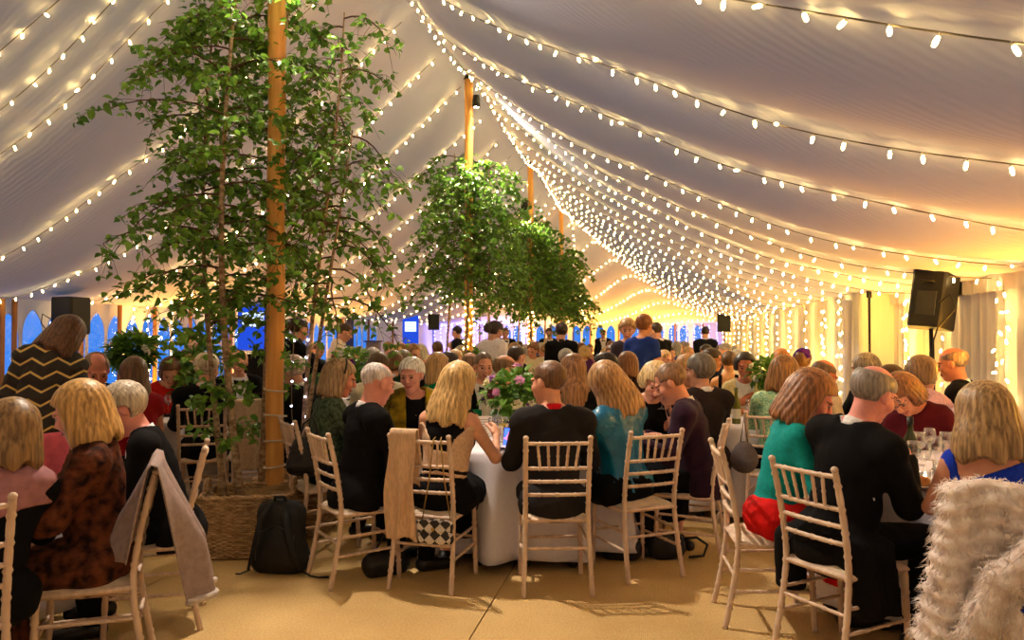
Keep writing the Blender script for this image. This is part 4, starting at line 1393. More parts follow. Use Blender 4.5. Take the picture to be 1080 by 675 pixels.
def chevron_material():
    m, nt, out = new_mat('zigzag_knit')
    N = nt.nodes.new; L = nt.links.new
    tc = N('ShaderNodeTexCoord'); sx = N('ShaderNodeSeparateXYZ'); L(tc.outputs['Object'], sx.inputs['Vector'])
    def mth(op, a, b=None):
        n = N('ShaderNodeMath'); n.operation = op
        if isinstance(a, float): n.inputs[0].default_value = a
        else: L(a, n.inputs[0])
        if b is not None:
            if isinstance(b, float): n.inputs[1].default_value = b
            else: L(b, n.inputs[1])
        return n.outputs['Value']
    tri = mth('PINGPONG', mth('MULTIPLY', sx.outputs['X'], 6.5), 0.5)
    v = mth('ADD', mth('MULTIPLY', sx.outputs['Z'], 11.0), mth('MULTIPLY', tri, 1.0))
    fr = mth('FRACT', v)
    st = mth('LESS_THAN', fr, 0.17)
    mx = N('ShaderNodeMix'); mx.data_type = 'RGBA'
    mx.inputs['A'].default_value = (*srgb(34, 26, 20), 1); mx.inputs['B'].default_value = (*srgb(206, 172, 96), 1)
    L(st, mx.inputs['Factor'])
    p = N('ShaderNodeBsdfPrincipled'); p.inputs['Roughness'].default_value = .75
    L(mx.outputs['Result'], p.inputs['Base Color']); L(p.outputs['BSDF'], out.inputs['Surface'])
    return m
CHEV = chevron_material()
a4 = person('standing woman bent over in black dress with gold zigzag lines', 33, 5.35, 12, 'f', lean=20, side=13, head=(-14, 18, 6), hair={'k': 'long', 'len': .2, 'widen': .5, 'vol': .014}, hcol=(92, 58, 38), res='hi', group=G_A, stand=True,
            top='blouse', tmat=CHEV, bottom='skirt', bmat=CHEV, extra={'hem': .25})
person('man with short grey hair and bow tie facing forward, head bowed', 98, 6.3, 172, 'm', sc=1.04, lean=6, head=(4, 22, 0), hair={'k': 'short', 'vol': -.004, 'fringe': .078, 'bald': .4}, hcol=(150, 116, 96), res='hi', group=G_A, tmat=BLK, bmat=INK, bow=True, skin=(220, 140, 124))
person('woman with long brown hair in red dress, back turned, by the bow-tied man', 145, 6.2, -16, 'f', head=(0, 6, 0), hair={'k': 'long', 'len': .19, 'widen': .3}, hcol=(112, 78, 54), res='mid', group=G_A, top='dress', sleeve=.3, tcol=(150, 22, 30), bcol=(140, 20, 28), bottom='skirt')
person('guest in scarlet top half hidden by the hanging leaves', 178, 8.0, 176, 'f', lean=14, head=(0, 24, 0), hair={'k': 'bob', 'len': .08}, hcol=(116, 76, 50), res='mid', group=G_B, top='dress', sleeve=.9, tcol=(214, 32, 26), bcol=DARK, bottom='skirt')
person('guest bending over in bright red jacket at the picture edge, beyond the brown-blonde bob', -24, 4.7, -70, 'f', stand=True, lean=42, head=(0, 16, 0), hair={'k': 'bob', 'len': .08}, hcol=(90, 60, 40), res='mid', group=G_A, top='jacket', tcol=(206, 20, 30), bcol=DARK)

# ---- behind the tree
b1 = person('white-haired man in black suit, back turned, behind the hanging leaves', 216, 7.05, 4, 'm', head=(-26, 6, 0), hair={'k': 'short', 'vol': .012}, hcol=(206, 188, 162), res='mid', group=G_B, tmat=BLK, bmat=INK)
chair_for(b1, 'honey-toned chair under the white-haired man behind the leaves', back=.0)
person('ginger-haired man with black bow tie facing forward by the windows', 196, 9.2, 172, 'm', head=(0, 10, 0), hair={'k': 'short', 'vol': .01}, hcol=(196, 130, 74), res='mid', group=G_B, tmat=BLK, bmat=INK, bow=True)
person('man in white shirt and loose bow tie facing forward behind the tree', 252, 9.0, 178, 'm', head=(0, 6, 0), hair={'k': 'short', 'vol': .004, 'bald': .4}, hcol=(190, 140, 100), res='mid', group=G_B, tmat=BLK, bmat=INK, bow=True)
person('waiter standing in black shirt with long dark hair, arm stretched out', 306, 8.6, 62, 'f', stand=True, lean=6, head=(0, 12, 0), hair={'k': 'pony', 'len': .2}, hcol=(42, 26, 22), res='mid', group=G_B, top='blouse', tmat=INK, bmat=INK, arms=((-.05, .42, 1.12 - .93), (.22, .46, 1.16 - .93)))
b5 = person('white-haired guest in black jacket half hidden by the right-hand trunk', 326, 7.1, -46, 'm', lean=14, side=0, head=(10, 10, 0), hair={'k': 'short', 'vol': .01}, hcol=(214, 190, 180), res='mid', group=G_B, tmat=BLK, bmat=INK)
chair_for(b5, 'honey-toned chair between the birch trunks', back=.1, side=.05)

# ---- front right table
d2 = person('balding grey-haired man in glasses and black suit, on the nearest chair', 880, 3.84, 42, 'm', lean=10, side=7, head=(-4, 12, 0), hair={'k': 'short', 'vol': 0, 'bald': 1.12, 'fringe': .07}, hcol=(138, 128, 122), res='hi', group=G_D,
            tmat=BLK, bmat=INK, skin=(222, 146, 136), glasses=True, sc=1.03, extra={'coat': 1}, hands=(('relaxed', (0, 0, -1)), ('grip', (-1, 0, 0))), arms=((-.12, .44, .79 - .545), (.10, .36, .88 - .545)))
chair_for(d2, 'pale wooden chair under the balding man in glasses', back=.0, side=.05)
d1 = person('woman with auburn bob in turquoise knit top and red skirt', 814, 4.3, 78, 'f', lean=14, head=(-4, 16, 4), hair={'k': 'bob', 'len': .17, 'widen': .45, 'vol': .022, 'open': 1, 'hi': (160, 104, 62)}, hcol=(118, 72, 42), res='hi', group=G_D,
            top='knit', tmat=cloth('turquoise_knit', (16, 140, 138), scale=(50, 50, 50)), bottom='skirt', bmat=cloth('red_skirt', (206, 22, 20), scale=(20, 20, 20)), skin=(216, 140, 124))
chair_for(d1, 'pale wooden chair under the turquoise knit top, seen edge-on', back=.03)
d3 = person('woman with shoulder-length fair hair in bright blue one-shoulder dress', 1043, 3.42, -10, 'f', sc=.96, lean=6, head=(14, 6, 0), hair={'k': 'bob', 'len': .2, 'widen': .6, 'vol': .02, 'hi': (182, 146, 100)}, hcol=(146, 112, 74), res='hi', group=G_D,
            top='none', bottom='skirt', bmat=cloth('blue_dress', (26, 56, 186)), skin=(206, 144, 118))
BLUE = cloth('blue_dress', (26, 56, 186))
d3['garment']('bodice', lambda g: g in ('t', 'p'), .013, BLUE, lambda F, Pw, TQ: np.maximum(F, np.where(TQ[1] > .0, TQ[2] - .40, np.minimum(TQ[2] - .375 - .43 * np.maximum(TQ[0] + .12, 0), TQ[0] + .122 + .2 * (TQ[2] - .375)))), wr=.002, k=.04, step=.010)
chair_for(d3, 'pale wooden chair buried under the shaggy white fur jacket', back=.16)
d4 = person('woman with auburn hair in burgundy top looking down at the table', 985, 5.5, -168, 'f', lean=22, side=10, head=(-16, 26, 6), hair={'k': 'bob', 'len': .08, 'vol': .016, 'hi': (156, 100, 58)}, hcol=(120, 74, 42), res='hi', group=G_D,
            top='knit', tcol=(84, 16, 28), bottom='skirt', bcol=(70, 14, 24), skin=(222, 150, 120))
person('bald man in dinner jacket by the yellow-lit curtain', 1019, 6.7, -78, 'm', lean=6, head=(2, 8, 0), hair={'k': 'short', 'bald': 1.35, 'vol': -.004}, hcol=(150, 120, 96), res='hi', group=G_D, tmat=BLK, bmat=INK, skin=(224, 140, 100), sc=1.05)
person('guest with grey-brown hair and pale pink wrap, back turned', 966, 6.3, 24, 'f', lean=6, head=(-30, 4, 0), hair={'k': 'bob', 'len': .07, 'vol': .012}, hcol=(128, 98, 74), res='mid', group=G_D, top='blouse', tcol=(216, 170, 188), bcol=DARK)
person('woman with smooth grey bob, back turned, by the curtain', 921, 7.2, -58, 'f', head=(4, 4, 0), hair={'k': 'bob', 'len': .12, 'vol': .012, 'hi': (176, 160, 142)}, hcol=(138, 122, 108), res='mid', group=G_D, top='blouse', tmat=INK, bcol=DARK)
person('dark-haired man in black jacket bowed over the table', 897, 6.6, 66, 'm', lean=24, head=(0, 24, 0), hair={'k': 'short', 'vol': .012}, hcol=(70, 44, 28), res='mid', group=G_D, tmat=BLK, bmat=INK, skin=(220, 138, 118), arms=((-.08, .38, .92 - .545), (.1, .40, .9 - .545)))
person('man with ruddy bald crown in cream jacket', 845, 6.6, 44, 'm', lean=18, head=(-10, 8, 4), hair={'k': 'short', 'bald': 1.2, 'vol': -.004}, hcol=(120, 92, 80), res='mid', group=G_D, tcol=(222, 204, 180), bmat=INK, collar=(222, 204, 180), skin=(216, 120, 80))

# ---- middle right table
person('dark-haired smiling woman in cream jacket facing forward', 785, 7.95, 178, 'f', lean=6, head=(2, 4, 0), hair={'k': 'bob', 'len': .035, 'vol': .006, 'fringe': .066, 'widen': 0.0}, hcol=(44, 30, 28), res='hi', group=G_E, top='jacket', tcol=(226, 208, 152), bcol=DARK, skin=(190, 116, 92), arms=((.25, .40, .80 - .545), (-.02, .42, .79 - .545)))
SEQ = mat('green_sequins', srgb(70, 150, 130), rough=.28, col2=srgb(190, 210, 150), scale=(55, 55, 55), bump=.8, bscale=(90, 90, 90), metal=.3, spec=.8)
e2 = person('woman with light brown bob in pale green sequin top, back turned', 818, 6.3, 8, 'f', lean=6, side=3, head=(-20, 4, 4), hair={'k': 'bob', 'len': .14, 'widen': .3, 'vol': .012, 'hi': (176, 124, 70)}, hcol=(134, 90, 50), res='hi', group=G_E, top='knit', tmat=SEQ, bottom='skirt', bmat=INK)
chair_for(e2, 'pale wooden chair under the green sequin top', back=.0)
person('man with thick grey hair in dark suit, just beyond the plum jacket', 744, 6.5, -32, 'm', lean=5, head=(16, 2, 0), hair={'k': 'short', 'vol': .014}, hcol=(112, 102, 96), res='hi', group=G_E, tmat=cloth('charcoal_wool', (42, 34, 36)), bmat=INK)
person('woman with short gold-blonde hair, beyond the thick grey-haired man', 718, 7.2, 150, 'f', lean=8, head=(10, 8, 0), hair={'k': 'short', 'vol': .016}, hcol=(214, 158, 94), res='mid', group=G_E, top='dress', tcol=(40, 34, 34), bcol=DARK, bottom='skirt')
person('woman with brown updo and bare shoulders, black halter bow at her neck', 768, 9.0, 6, 'f', head=(0, 4, 0), hair={'k': 'updo'}, hcol=(104, 72, 44), res='mid', group=G_E, top='strap', tmat=INK, bottom='skirt', bmat=INK, skin=(226, 164, 110))
person('dark-haired man in glasses, turned in profile', 744, 9.8, 84, 'm', head=(0, 2, 0), hair={'k': 'short', 'vol': .012}, hcol=(62, 42, 30), res='mid', group=G_M, tmat=BLK, bmat=INK, glasses=True, skin=(226, 150, 104))
person('guest with purple fascinator in brown hair and lime scarf', 845, 9.3, 8, 'f', head=(0, 4, 0), hair={'k': 'short', 'vol': .016}, hcol=(120, 78, 46), res='mid', group=G_M, top='blouse', tcol=(150, 190, 60), bcol=DARK, extra={'hat': (80, 30, 120)})
person('woman by the curtain with orange light in her hair colour, back turned', 826, 9.6, -20, 'f', head=(0, 4, 0), hair={'k': 'bob', 'len': .08, 'vol': .01}, hcol=(196, 124, 54), res='mid', group=G_M, top='blouse', tcol=(190, 130, 60), bcol=DARK)  # orange light put into the hair and top colours

# ---- people on their feet
person('waiter in white shirt standing with dark ponytail', 517, 11.0, 30, 'f', stand=True, lean=8, head=(-20, 12, 0), hair={'k': 'pony', 'len': .22, 'vol': .012}, hcol=(44, 24, 20), res='mid', top='blouse', tcol=(226, 218, 226), bmat=INK)
person('standing woman in royal blue short-sleeved top', 675, 9.6, 22, 'f', stand=True, lean=8, head=(-10, 8, 0), hair={'k': 'short', 'vol': .010}, hcol=(146, 86, 44), res='mid', top='knit', sleeve=.42, tcol=(34, 58, 140), bmat=INK, skin=(222, 150, 104), sc=1.03)
person('standing woman with puffy fair hair beside the royal blue top', 661, 10.4, 160, 'f', stand=True, lean=4, head=(-20, 8, 0), hair={'k': 'short', 'vol': .026}, hcol=(178, 138, 90), res='mid', top='dress', tcol=(60, 50, 60), bcol=DARK, bottom='skirt')
person('man in black suit standing in the aisle beyond the blue top', 697, 12.4, -58, 'm', stand=True, lean=5, head=(0, 14, 0), hair={'k': 'short'}, hcol=(58, 38, 28), res='mid', tmat=BLK, bmat=INK)
person('broad man in black sweater standing with back turned', 592, 12.6, 4, 'm', stand=True, lean=4, head=(0, 6, 0), hair={'k': 'short', 'vol': .01}, hcol=(52, 34, 28), res='mid', tmat=BLK, bmat=INK, collar=(30, 26, 28), sc=.99)
person('waiter in white shirt bending at the stage side', 350, 12.2, 96, 'm', stand=True, lean=14, head=(0, 10, 0), hair={'k': 'short'}, hcol=(70, 46, 34), res='mid', top='blouse', tcol=(230, 214, 204), bmat=INK)
# ================================================================== the room full of guests beyond
rnd = random.Random(11)
HC_ = [('grey', GREY), ('white', (214, 204, 196)), ('brown', BROWN), ('dark brown', DBROWN), ('fair', (196, 154, 104)), ('blonde', BLOND), ('auburn', AUB), ('black', BLACKH), ('sandy', (160, 120, 80)), ('silver', (176, 168, 162))]
TC_ = [('black', (26, 24, 26)), ('charcoal', (48, 46, 48)), ('navy', (26, 30, 58)), ('cream', (216, 202, 172)), ('red', (160, 30, 36)), ('green', (36, 88, 56)), ('gold', (176, 136, 60)), ('pink', (202, 140, 150)), ('purple', (86, 44, 96)), ('blue', (48, 78, 150)), ('grey', (128, 122, 122)), ('silver', (180, 176, 172))]
TABLES = [  # (px of the centre, depth, name)
    (452, 10.9, 'table left of the second pole'), (628, 10.4, 'table ahead of the blue top'), (772, 11.0, 'table by the far curtains'),
    (386, 12.6, 'table near the lectern'), (540, 13.2, 'table between two poles'), (700, 13.6, 'table behind the standing man'),
    (462, 15.6, 'table before the stage'), (610, 16.2, 'table beyond the black sweater'), (770, 15.2, 'table under the far speaker'),
    (520, 19.2, 'table beyond the third pole'), (650, 19.5, 'table before the back windows'), (742, 19.0, 'table near the violet lights'),
    (560, 23.5, 'table by the fourth pole'), (690, 24.0, 'farthest table by the aisle'),
]
used = set()
CROWD = []
for ti, (tpx, tZ, tn) in enumerate(TABLES):
    tx, ty = pos(tpx, tZ)
    n = 9 if tZ < 14 else 8
    for k in range(n):
        an = 2 * PI * k / n + ti * .7
        x, y = tx + 1.10 * math.cos(an), ty + 1.10 * math.sin(an)
        zc = -x * SN + y * CS
        px = 540 + FPX * (x * CS + y * SN) / zc
        if zc < 9.9 or px < 330 or px > 900 or x > 1.85: continue
        ok = True
        for o in bpy.data.objects:
            if o.parent is None and o.get('category') == 'person' and (o.location.x - x) ** 2 + (o.location.y - y) ** 2 < .32: ok = False; break
        if not ok: continue
        # face the table
        face = math.degrees(YAW - (math.atan2(ty - y, tx - x) - PI / 2)) - math.degrees(math.atan((px - 540) / FPX))
        face = (face + 180) % 360 - 180
        male = rnd.random() < .5
        way = 'back turned' if abs(face) < 50 else ('facing forward' if abs(face) > 130 else ('looking right' if face > 0 else 'looking left'))
        for _ in range(60):
            hn, hcv = rnd.choice(HC_)
            if male and hn in ('blonde', 'auburn'): continue
            tnm, tcv = rnd.choice(TC_[:3] if male and rnd.random() < .85 else TC_)
            key = (hn, tnm, male, ti, way)
            if key not in used: break
        used.add(key)
        if male:
            bald = rnd.choice([0, 0, 0, .8, 1.2])
            hd = {'k': 'short', 'vol': rnd.uniform(-.004, .012), 'bald': bald}
            lab = '%s%s-haired man in %s jacket, %s, at the %s' % ('balding ' if bald else '', hn, tnm, way, tn)
        else:
            kd = rnd.choice(['bob', 'bob', 'long', 'short', 'updo'])
            hd = {'k': kd, 'vol': rnd.uniform(.0, .016)}
            if kd == 'bob': hd['len'] = rnd.uniform(.06, .14)
            if kd == 'long': hd['len'] = rnd.uniform(.16, .26)
            if kd in ('bob', 'long') and abs(face) > 60: hd['open'] = 1
            lab = '%s-haired woman in %s top, %s, at the %s' % (hn, tnm, way, tn)
        person(lab, px, zc, face, 'm' if male else 'f', lean=rnd.uniform(2, 12), side=rnd.uniform(-4, 4), head=(rnd.uniform(-35, 35), rnd.uniform(0, 14), rnd.uniform(-5, 5)),
               hair=hd, hcol=hcv, top='suit' if male else rnd.choice(['blouse', 'dress', 'jacket']), tcol=tcv, bottom='trousers' if male else 'skirt', bcol=DARK, res='lo',
               group='guests around the far tables', sc=rnd.uniform(.97, 1.05), skin=rnd.choice([(214, 156, 128), (222, 162, 134), (206, 146, 116), (218, 150, 124)]), bow=False)
for px, Z, a, hc, lab in [(579, 20.5, 178, (70, 50, 40), 'waiter standing far off in black, just left of the black sweater'), (533, 20.0, 178, (120, 80, 60), 'waiter standing far off in black beyond the white-shirted waiter'),
                          (486, 17.0, -60, (40, 30, 30), 'guest standing far off in navy by the second pole'), (636, 25.0, 176, (80, 50, 40), 'waiter standing before the far windows'), (744, 17.5, 0, (40, 28, 26), 'guest standing far off in black left of the far speaker')]:
    person(lab, px, Z, a, 'm', stand=True, hcol=hc, res='lo', tcol=(26, 26, 36), bcol=DARK, group='people standing at the far end', bow=True)
# ================================================================== birch saplings in wicker baskets
BARK = mat('birch_bark', srgb(112, 84, 60), rough=0.75, col2=srgb(178, 152, 122), scale=(20, 20, 34), bump=.5, bscale=(30, 30, 70))
TWIG = mat('birch_twig', srgb(88, 62, 44), rough=0.8)
def leaf_material():
    m, nt, out = new_mat('birch_leaf')
    N = nt.nodes.new; L = nt.links.new
    g = N('ShaderNodeNewGeometry')
    rp = N('ShaderNodeValToRGB')
    rp.color_ramp.elements[0].color = (*srgb(66, 108, 34), 1); rp.color_ramp.elements[1].color = (*srgb(122, 166, 58), 1)
    L(g.outputs['Random Per Island'], rp.inputs['Fac'])
    p = N('ShaderNodeBsdfPrincipled'); p.inputs['Roughness'].default_value = .45
    L(rp.outputs['Color'], p.inputs['Base Color'])
    t = N('ShaderNodeBsdfTranslucent'); L(rp.outputs['Color'], t.inputs['Color'])
    mx = N('ShaderNodeMixShader'); mx.inputs['Fac'].default_value = .35
    L(p.outputs['BSDF'], mx.inputs[1]); L(t.outputs['BSDF'], mx.inputs[2]); L(mx.outputs['Shader'], out.inputs['Surface'])
    return m
LEAF = leaf_material()
def add_leaf(b, p, d, up, s, rnd):
    """a small pointed birch leaf folded along its midrib"""
    d = d.normalized(); n = up - d * up.dot(d)
    n = n.normalized() if n.length > 1e-4 else d.orthogonal().normalized()
    w = d.cross(n)
    f = rnd.uniform(.1, .3) * s
    tip = p + d * s - n * s * .12
    a = p + d * s * .10
    L1, L2 = p + d * s * .22 + w * s * .30 + n * f * .5, p + d * s * .55 + w * s * .30 + n * f * .45
    R1, R2 = p + d * s * .22 - w * s * .30 + n * f * .5, p + d * s * .55 - w * s * .30 + n * f * .45
    m1 = p + d * s * .5
    b.add([p, L1, L2, tip, R2, R1, m1], [(0, 1, 2, 6), (6, 2, 3), (0, 6, 4, 5), (6, 3, 4)])

def sapling(name, label, base, top, seed, z_first, dens=1.0, spread=1.0, group=None, leaf=.070, r0=.030, cont=2.6, nb=34, hang=.5, low=0.0, lean_out=(0, 0), upto=9.9, parent_loc=None):
    """one birch: stem from base to top (world points), branches and leaves"""
    rnd = random.Random(seed)
    B = Vector(base); T = Vector(top)
    t = thing(name, label, 'tree', B, 0, group)
    n = 16
    st = []
    for k in range(n + 1):
        f = k / n
        p = B.lerp(T, f) + Vector((math.sin(f * 5 + seed) * .04 + lean_out[0] * math.sin(f * PI), math.cos(f * 4 + seed * 2) * .04 + lean_out[1] * math.sin(f * PI), 0))
        st.append(p - B)
    b = MB(); b.tube(st, [r0 * (1 - .72 * k / n) * (1.25 if k == 0 else 1) for k in range(n + 1)], 9)
    b.build('stem', BARK, t)
    tw = MB(); lf = MB()
    H = (T - B).z
    for i in range(nb):
        f0 = z_first / H + (1 - z_first / H) * (i + rnd.random()) / nb
        f0 = min(.995, f0)
        k = min(n - 1, int(f0 * n)); p = st[k].lerp(st[k + 1], f0 * n - k)
        hgt_f = (f0 - z_first / H) / max(.01, (1 - z_first / H))
        an = i * 2.4 + rnd.uniform(-.5, .5)
        ln = spread * rnd.uniform(.55, 1.15) * (1.0 - .45 * hgt_f)
        d = Vector((math.cos(an), math.sin(an), rnd.uniform(.15, .65)))
        d.normalize()
        pts = [p]; q = p.copy(); m = 7
        for s in range(m):
            d = (d + Vector((rnd.uniform(-.16, .16), rnd.uniform(-.16, .16), -hang * .34 * rnd.uniform(.5, 1.3)))).normalized()
            q = q + d * ln / m
            pts.append(q.copy())
        tw.tube(pts, [.0065 * (1 - .7 * s / m) + .0015 for s in range(m + 1)], 4, cap=False)
        for s in range(1, m + 1):
            # twigs and their leaves
            for w_ in range(2 if s > 1 else 1):
                a2 = rnd.uniform(0, 6.28)
                td = (pts[s] - pts[s - 1]).normalized() * .6 + Vector((math.cos(a2), math.sin(a2), rnd.uniform(-.5, .3))) * .8
                td.normalize(); tl = rnd.uniform(.12, .26) * min(1.2, spread + .2)
                e1 = pts[s] + td * tl * .5; e2 = pts[s] + td * tl + Vector((0, 0, -tl * .28))
                tw.tube([pts[s], e1, e2], [.0026, .002, .0012], 3, cap=False)
                nl = max(1, int(rnd.uniform(4, 7.5) * dens))
                for j in range(nl):
                    g = rnd.uniform(.15, 1.05)
                    lp = pts[s].lerp(e1, g * 2) if g < .5 else e1.lerp(e2, g * 2 - 1)
                    ld = Vector((rnd.gauss(0, 1), rnd.gauss(0, 1), rnd.uniform(-1.3, .3)))
                    add_leaf(lf, lp + Vector((rnd.gauss(0, .014), rnd.gauss(0, .014), rnd.gauss(0, .014))), ld, Vector((rnd.gauss(0, .6), rnd.gauss(0, .6), 1)), leaf * rnd.uniform(.7, 1.2), rnd)
    # low suckers
    for i in range(int(low * 12)):
        z = rnd.uniform(.45, 1.0) * z_first
        k = min(n - 1, int(z / H * n)); p = st[k].copy()
        an = rnd.uniform(0, 6.28); e = p + Vector((math.cos(an) * rnd.uniform(.1, .3), math.sin(an) * rnd.uniform(.1, .3), rnd.uniform(-.05, .15)))
        tw.tube([p, p.lerp(e, .5) + Vector((0, 0, .03)), e], [.003, .002, .0015], 3, cap=False)
        for j in range(int(9 * dens) + 3):
            lp = p.lerp(e, rnd.uniform(.3, 1.1))
            add_leaf(lf, lp + Vector((rnd.gauss(0, .02), rnd.gauss(0, .02), rnd.gauss(0, .02))), Vector((rnd.gauss(0, 1), rnd.gauss(0, 1), rnd.uniform(-1.2, .3))), Vector((rnd.gauss(0, .6), rnd.gauss(0, .6), 1)), leaf * rnd.uniform(.8, 1.3), rnd)
    tw.build('twig', TWIG, t)['kind'] = 'stuff'
    lf.build('foliage', LEAF, t, smooth=False)
    return t

WICK = mat('brown_wicker', srgb(142, 112, 80), rough=.65, col2=srgb(200, 168, 128), scale=(16, 16, 60), bump=.3, bscale=(60, 60, 60))
SACK = mat('hessian_liner', srgb(150, 120, 78), rough=.95, scale=(30, 30, 30), bump=.4, bscale=(200, 200, 200))
def basket(label, x, y, rz, w, d, h, tone=1.0):
    t = thing('wicker_basket', label, 'basket', (x, y, 0), rz, 'wicker tree baskets')
    def rect(tt, k):
        """rounded rectangle of the basket at height fraction k, tt in 0..1"""
        W, D = w * (.90 + .10 * k) / 2, d * (.90 + .10 * k) / 2
        a = tt * 2 * PI
        c, s = math.cos(a), math.sin(a)
        e = .28
        return (W * math.copysign(abs(c) ** e, c), D * math.copysign(abs(s) ** e, s))
    def around(n):
        # even steps along the outline
        P = [rect(i / 720.0, 1) for i in range(721)]
        L = [0]
        for a, b_ in zip(P, P[1:]): L.append(L[-1] + math.hypot(b_[0] - a[0], b_[1] - a[1]))
        out = []; j = 0
        for i in range(n):
            s = L[-1] * i / n
            while L[j + 1] < s: j += 1
            out.append((j + (s - L[j]) / max(1e-9, L[j + 1] - L[j])) / 720.0)
        return out
    ns = 56
    ts = around(ns * 2)
    b = MB()
    for r in range(30):
        k = (r + .5) / 30
        pts = []
        for i, tt in enumerate(ts):
            X, Y = rect(tt, k)
            o = .0075 * (1 if (i // 2 + r) % 2 == 0 else -1) if i % 2 == 0 else 0
            l = math.hypot(X, Y)
            pts.append((X * (1 + o / l), Y * (1 + o / l), .012 + k * (h - .03)))
        b.tube(pts, h / 30 * .56, 5, closed=True)
    b.build('woven_side', WICK, t)
    b = MB()
    for i in range(0, ns * 2, 2):
        b.tube([(*rect(ts[i], 0), .005), (*rect(ts[i], 1), h - .01)], .006, 5)
    b.build('stakes', WICK, t)
    b = MB()
    for ph in (0, 1):
        pts = []
        for i, tt in enumerate(ts):
            X, Y = rect(tt, 1)
            l = math.hypot(X, Y); o = .010 * math.sin(i * 1.1 + ph * PI)
            pts.append((X * (1 + (.004 + o) / l), Y * (1 + (.004 + o) / l), h - .004 + .009 * math.cos(i * 1.1 + ph * PI)))
        b.tube(pts, .012, 6, closed=True)
    b.build('braided_rim', WICK, t)
    for s in (-1, 1):
        b = MB()
        for q in (-.008, .008):
            b.tube([(s * w / 2 * .99 + q * .5, .085 * math.cos(a) + q, h - .02 + .105 * math.sin(a)) for a in np.linspace(0, PI, 13)], .011, 6)
        b.build('handle', WICK, t)
    b = MB()
    rd = random.Random(int(x * 100))
    b.grid(lambda a, c: (*[q * (.05 + .90 * c) for q in rect(a, .9)], h - .075 + .03 * math.sin(a * 37) * c - .02 * math.sin(c * 9 + a * 20) + .045 * c), 60, 8, wrapu=True)
    b.build('hessian_liner', SACK, t)
    b = MB(); b.box((0, 0, .02), (w * .86, d * .86, .03)); b.build('base', WICK, t)
    return t
bx, by = pos(262, 5.62)
basket('square brown wicker basket holding birch trunks, with the backpack against it', bx + .03, by, YAW + R(8), .60, .50, .43)
bx2, by2 = pos(318, 6.2)
basket('darker wicker basket beyond the pole, partly hidden by the backpack', bx2 - .02, by2, YAW - R(6), .56, .46, .43)
PX, PY = KX, POLE_Y[0]
def W3(px, Z, z): return (*pos(px, Z), z)
# nearest tree: five saplings around the first pole
sapling('birch_sapling', 'leaning birch sapling with pale trunk in the front wicker basket', W3(252, 5.55, .30), (PX - .28, PY - .08, 4.55), 3, 1.45, 1.0, .95, 'birch saplings at the nearest pole', nb=42, r0=.030, low=1.0, lean_out=(-.10, 0))
sapling('birch_sapling', 'second birch in the front basket, leaning away to the left', W3(236, 5.70, .30), (PX - .62, PY + .12, 4.15), 8, 1.3, .95, .85, 'birch saplings at the nearest pole', nb=33, r0=.025, low=.8, lean_out=(-.12, .05))
sapling('birch_sapling', 'birch stem lashed against the nearest pole', W3(274, 6.05, .30), (PX + .02, PY + .16, 4.45), 14, 1.4, .9, .72, 'birch saplings at the nearest pole', nb=30, r0=.030, low=.8)
sapling('birch_sapling', 'thin birch rising from the far basket with dangling fairy lights', W3(308, 6.15, .30), (PX + .50, PY + .20, 3.1), 21, 1.5, .55, .80, 'birch saplings at the nearest pole', nb=17, r0=.022, low=.4, lean_out=(.05, 0), hang=.75)
sapling('birch_sapling', 'slender outer birch in the far basket, its twigs drooping over the guests', W3(322, 6.25, .30), (PX + .36, PY + .35, 4.1), 29, 2.0, .7, .75, 'birch saplings at the nearest pole', nb=22, r0=.022, low=.2, hang=.8)
# little lights up the two thin stems
for k, (px, Z) in enumerate([(311, 6.1), (325, 6.2)]):
    x, y = pos(px, Z)
    garland([(x + .02 * math.sin(q * .8), y - .03 + .02 * math.cos(q), .5 + q * .11) for q in range(11)], 'cold white fairy lights dangling down the %s thin birch stem' % ('inner' if k == 0 else 'outer'), 'lights on the birch stems', False, step=.16, seed=300 + k, mt=emis('cool_bulb', (.78, .72, 1.0), 16), r=.009, ln=.02)
# trees at the farther poles
def far_tree(i, y, px_off, zc, n, seed0, spread, label, leaf):
    for q in range(n):
        rd = random.Random(seed0 + q)
        an = 2 * PI * q / n + .6
        bx_, by_ = KX + .42 * math.cos(an), y + .42 * math.sin(an)
        sapling('birch_sapling', label % ['left', 'right', 'near', 'far'][q % 4], (bx_, by_, .25), (KX + .30 * math.cos(an), y + .30 * math.sin(an), zc + rd.uniform(-.35, .1)), seed0 + q, 2.0, .95, spread, 'birch saplings at the farther poles', nb=34, leaf=leaf, r0=.026, hang=.7)
far_tree(1, POLE_Y[1], 0, 4.45, 3, 41, 1.05, 'birch sapling round the second pole, %s stem of its clump', .085)
far_tree(2, POLE_Y[2], 0, 4.35, 3, 61, 1.15, 'birch sapling round the third pole, %s stem of its clump', .105)
far_tree(3, POLE_Y[3], 0, 4.4, 2, 81, 1.25, 'birch sapling round the fourth pole, %s stem of its clump', .125)
for k, y in enumerate(POLE_Y[1:]):
    basket('wicker basket at the foot of the %s pole, behind the guests' % ('second', 'third', 'fourth')[k], KX + .05, y + .1, 0, .9, .9, .42)
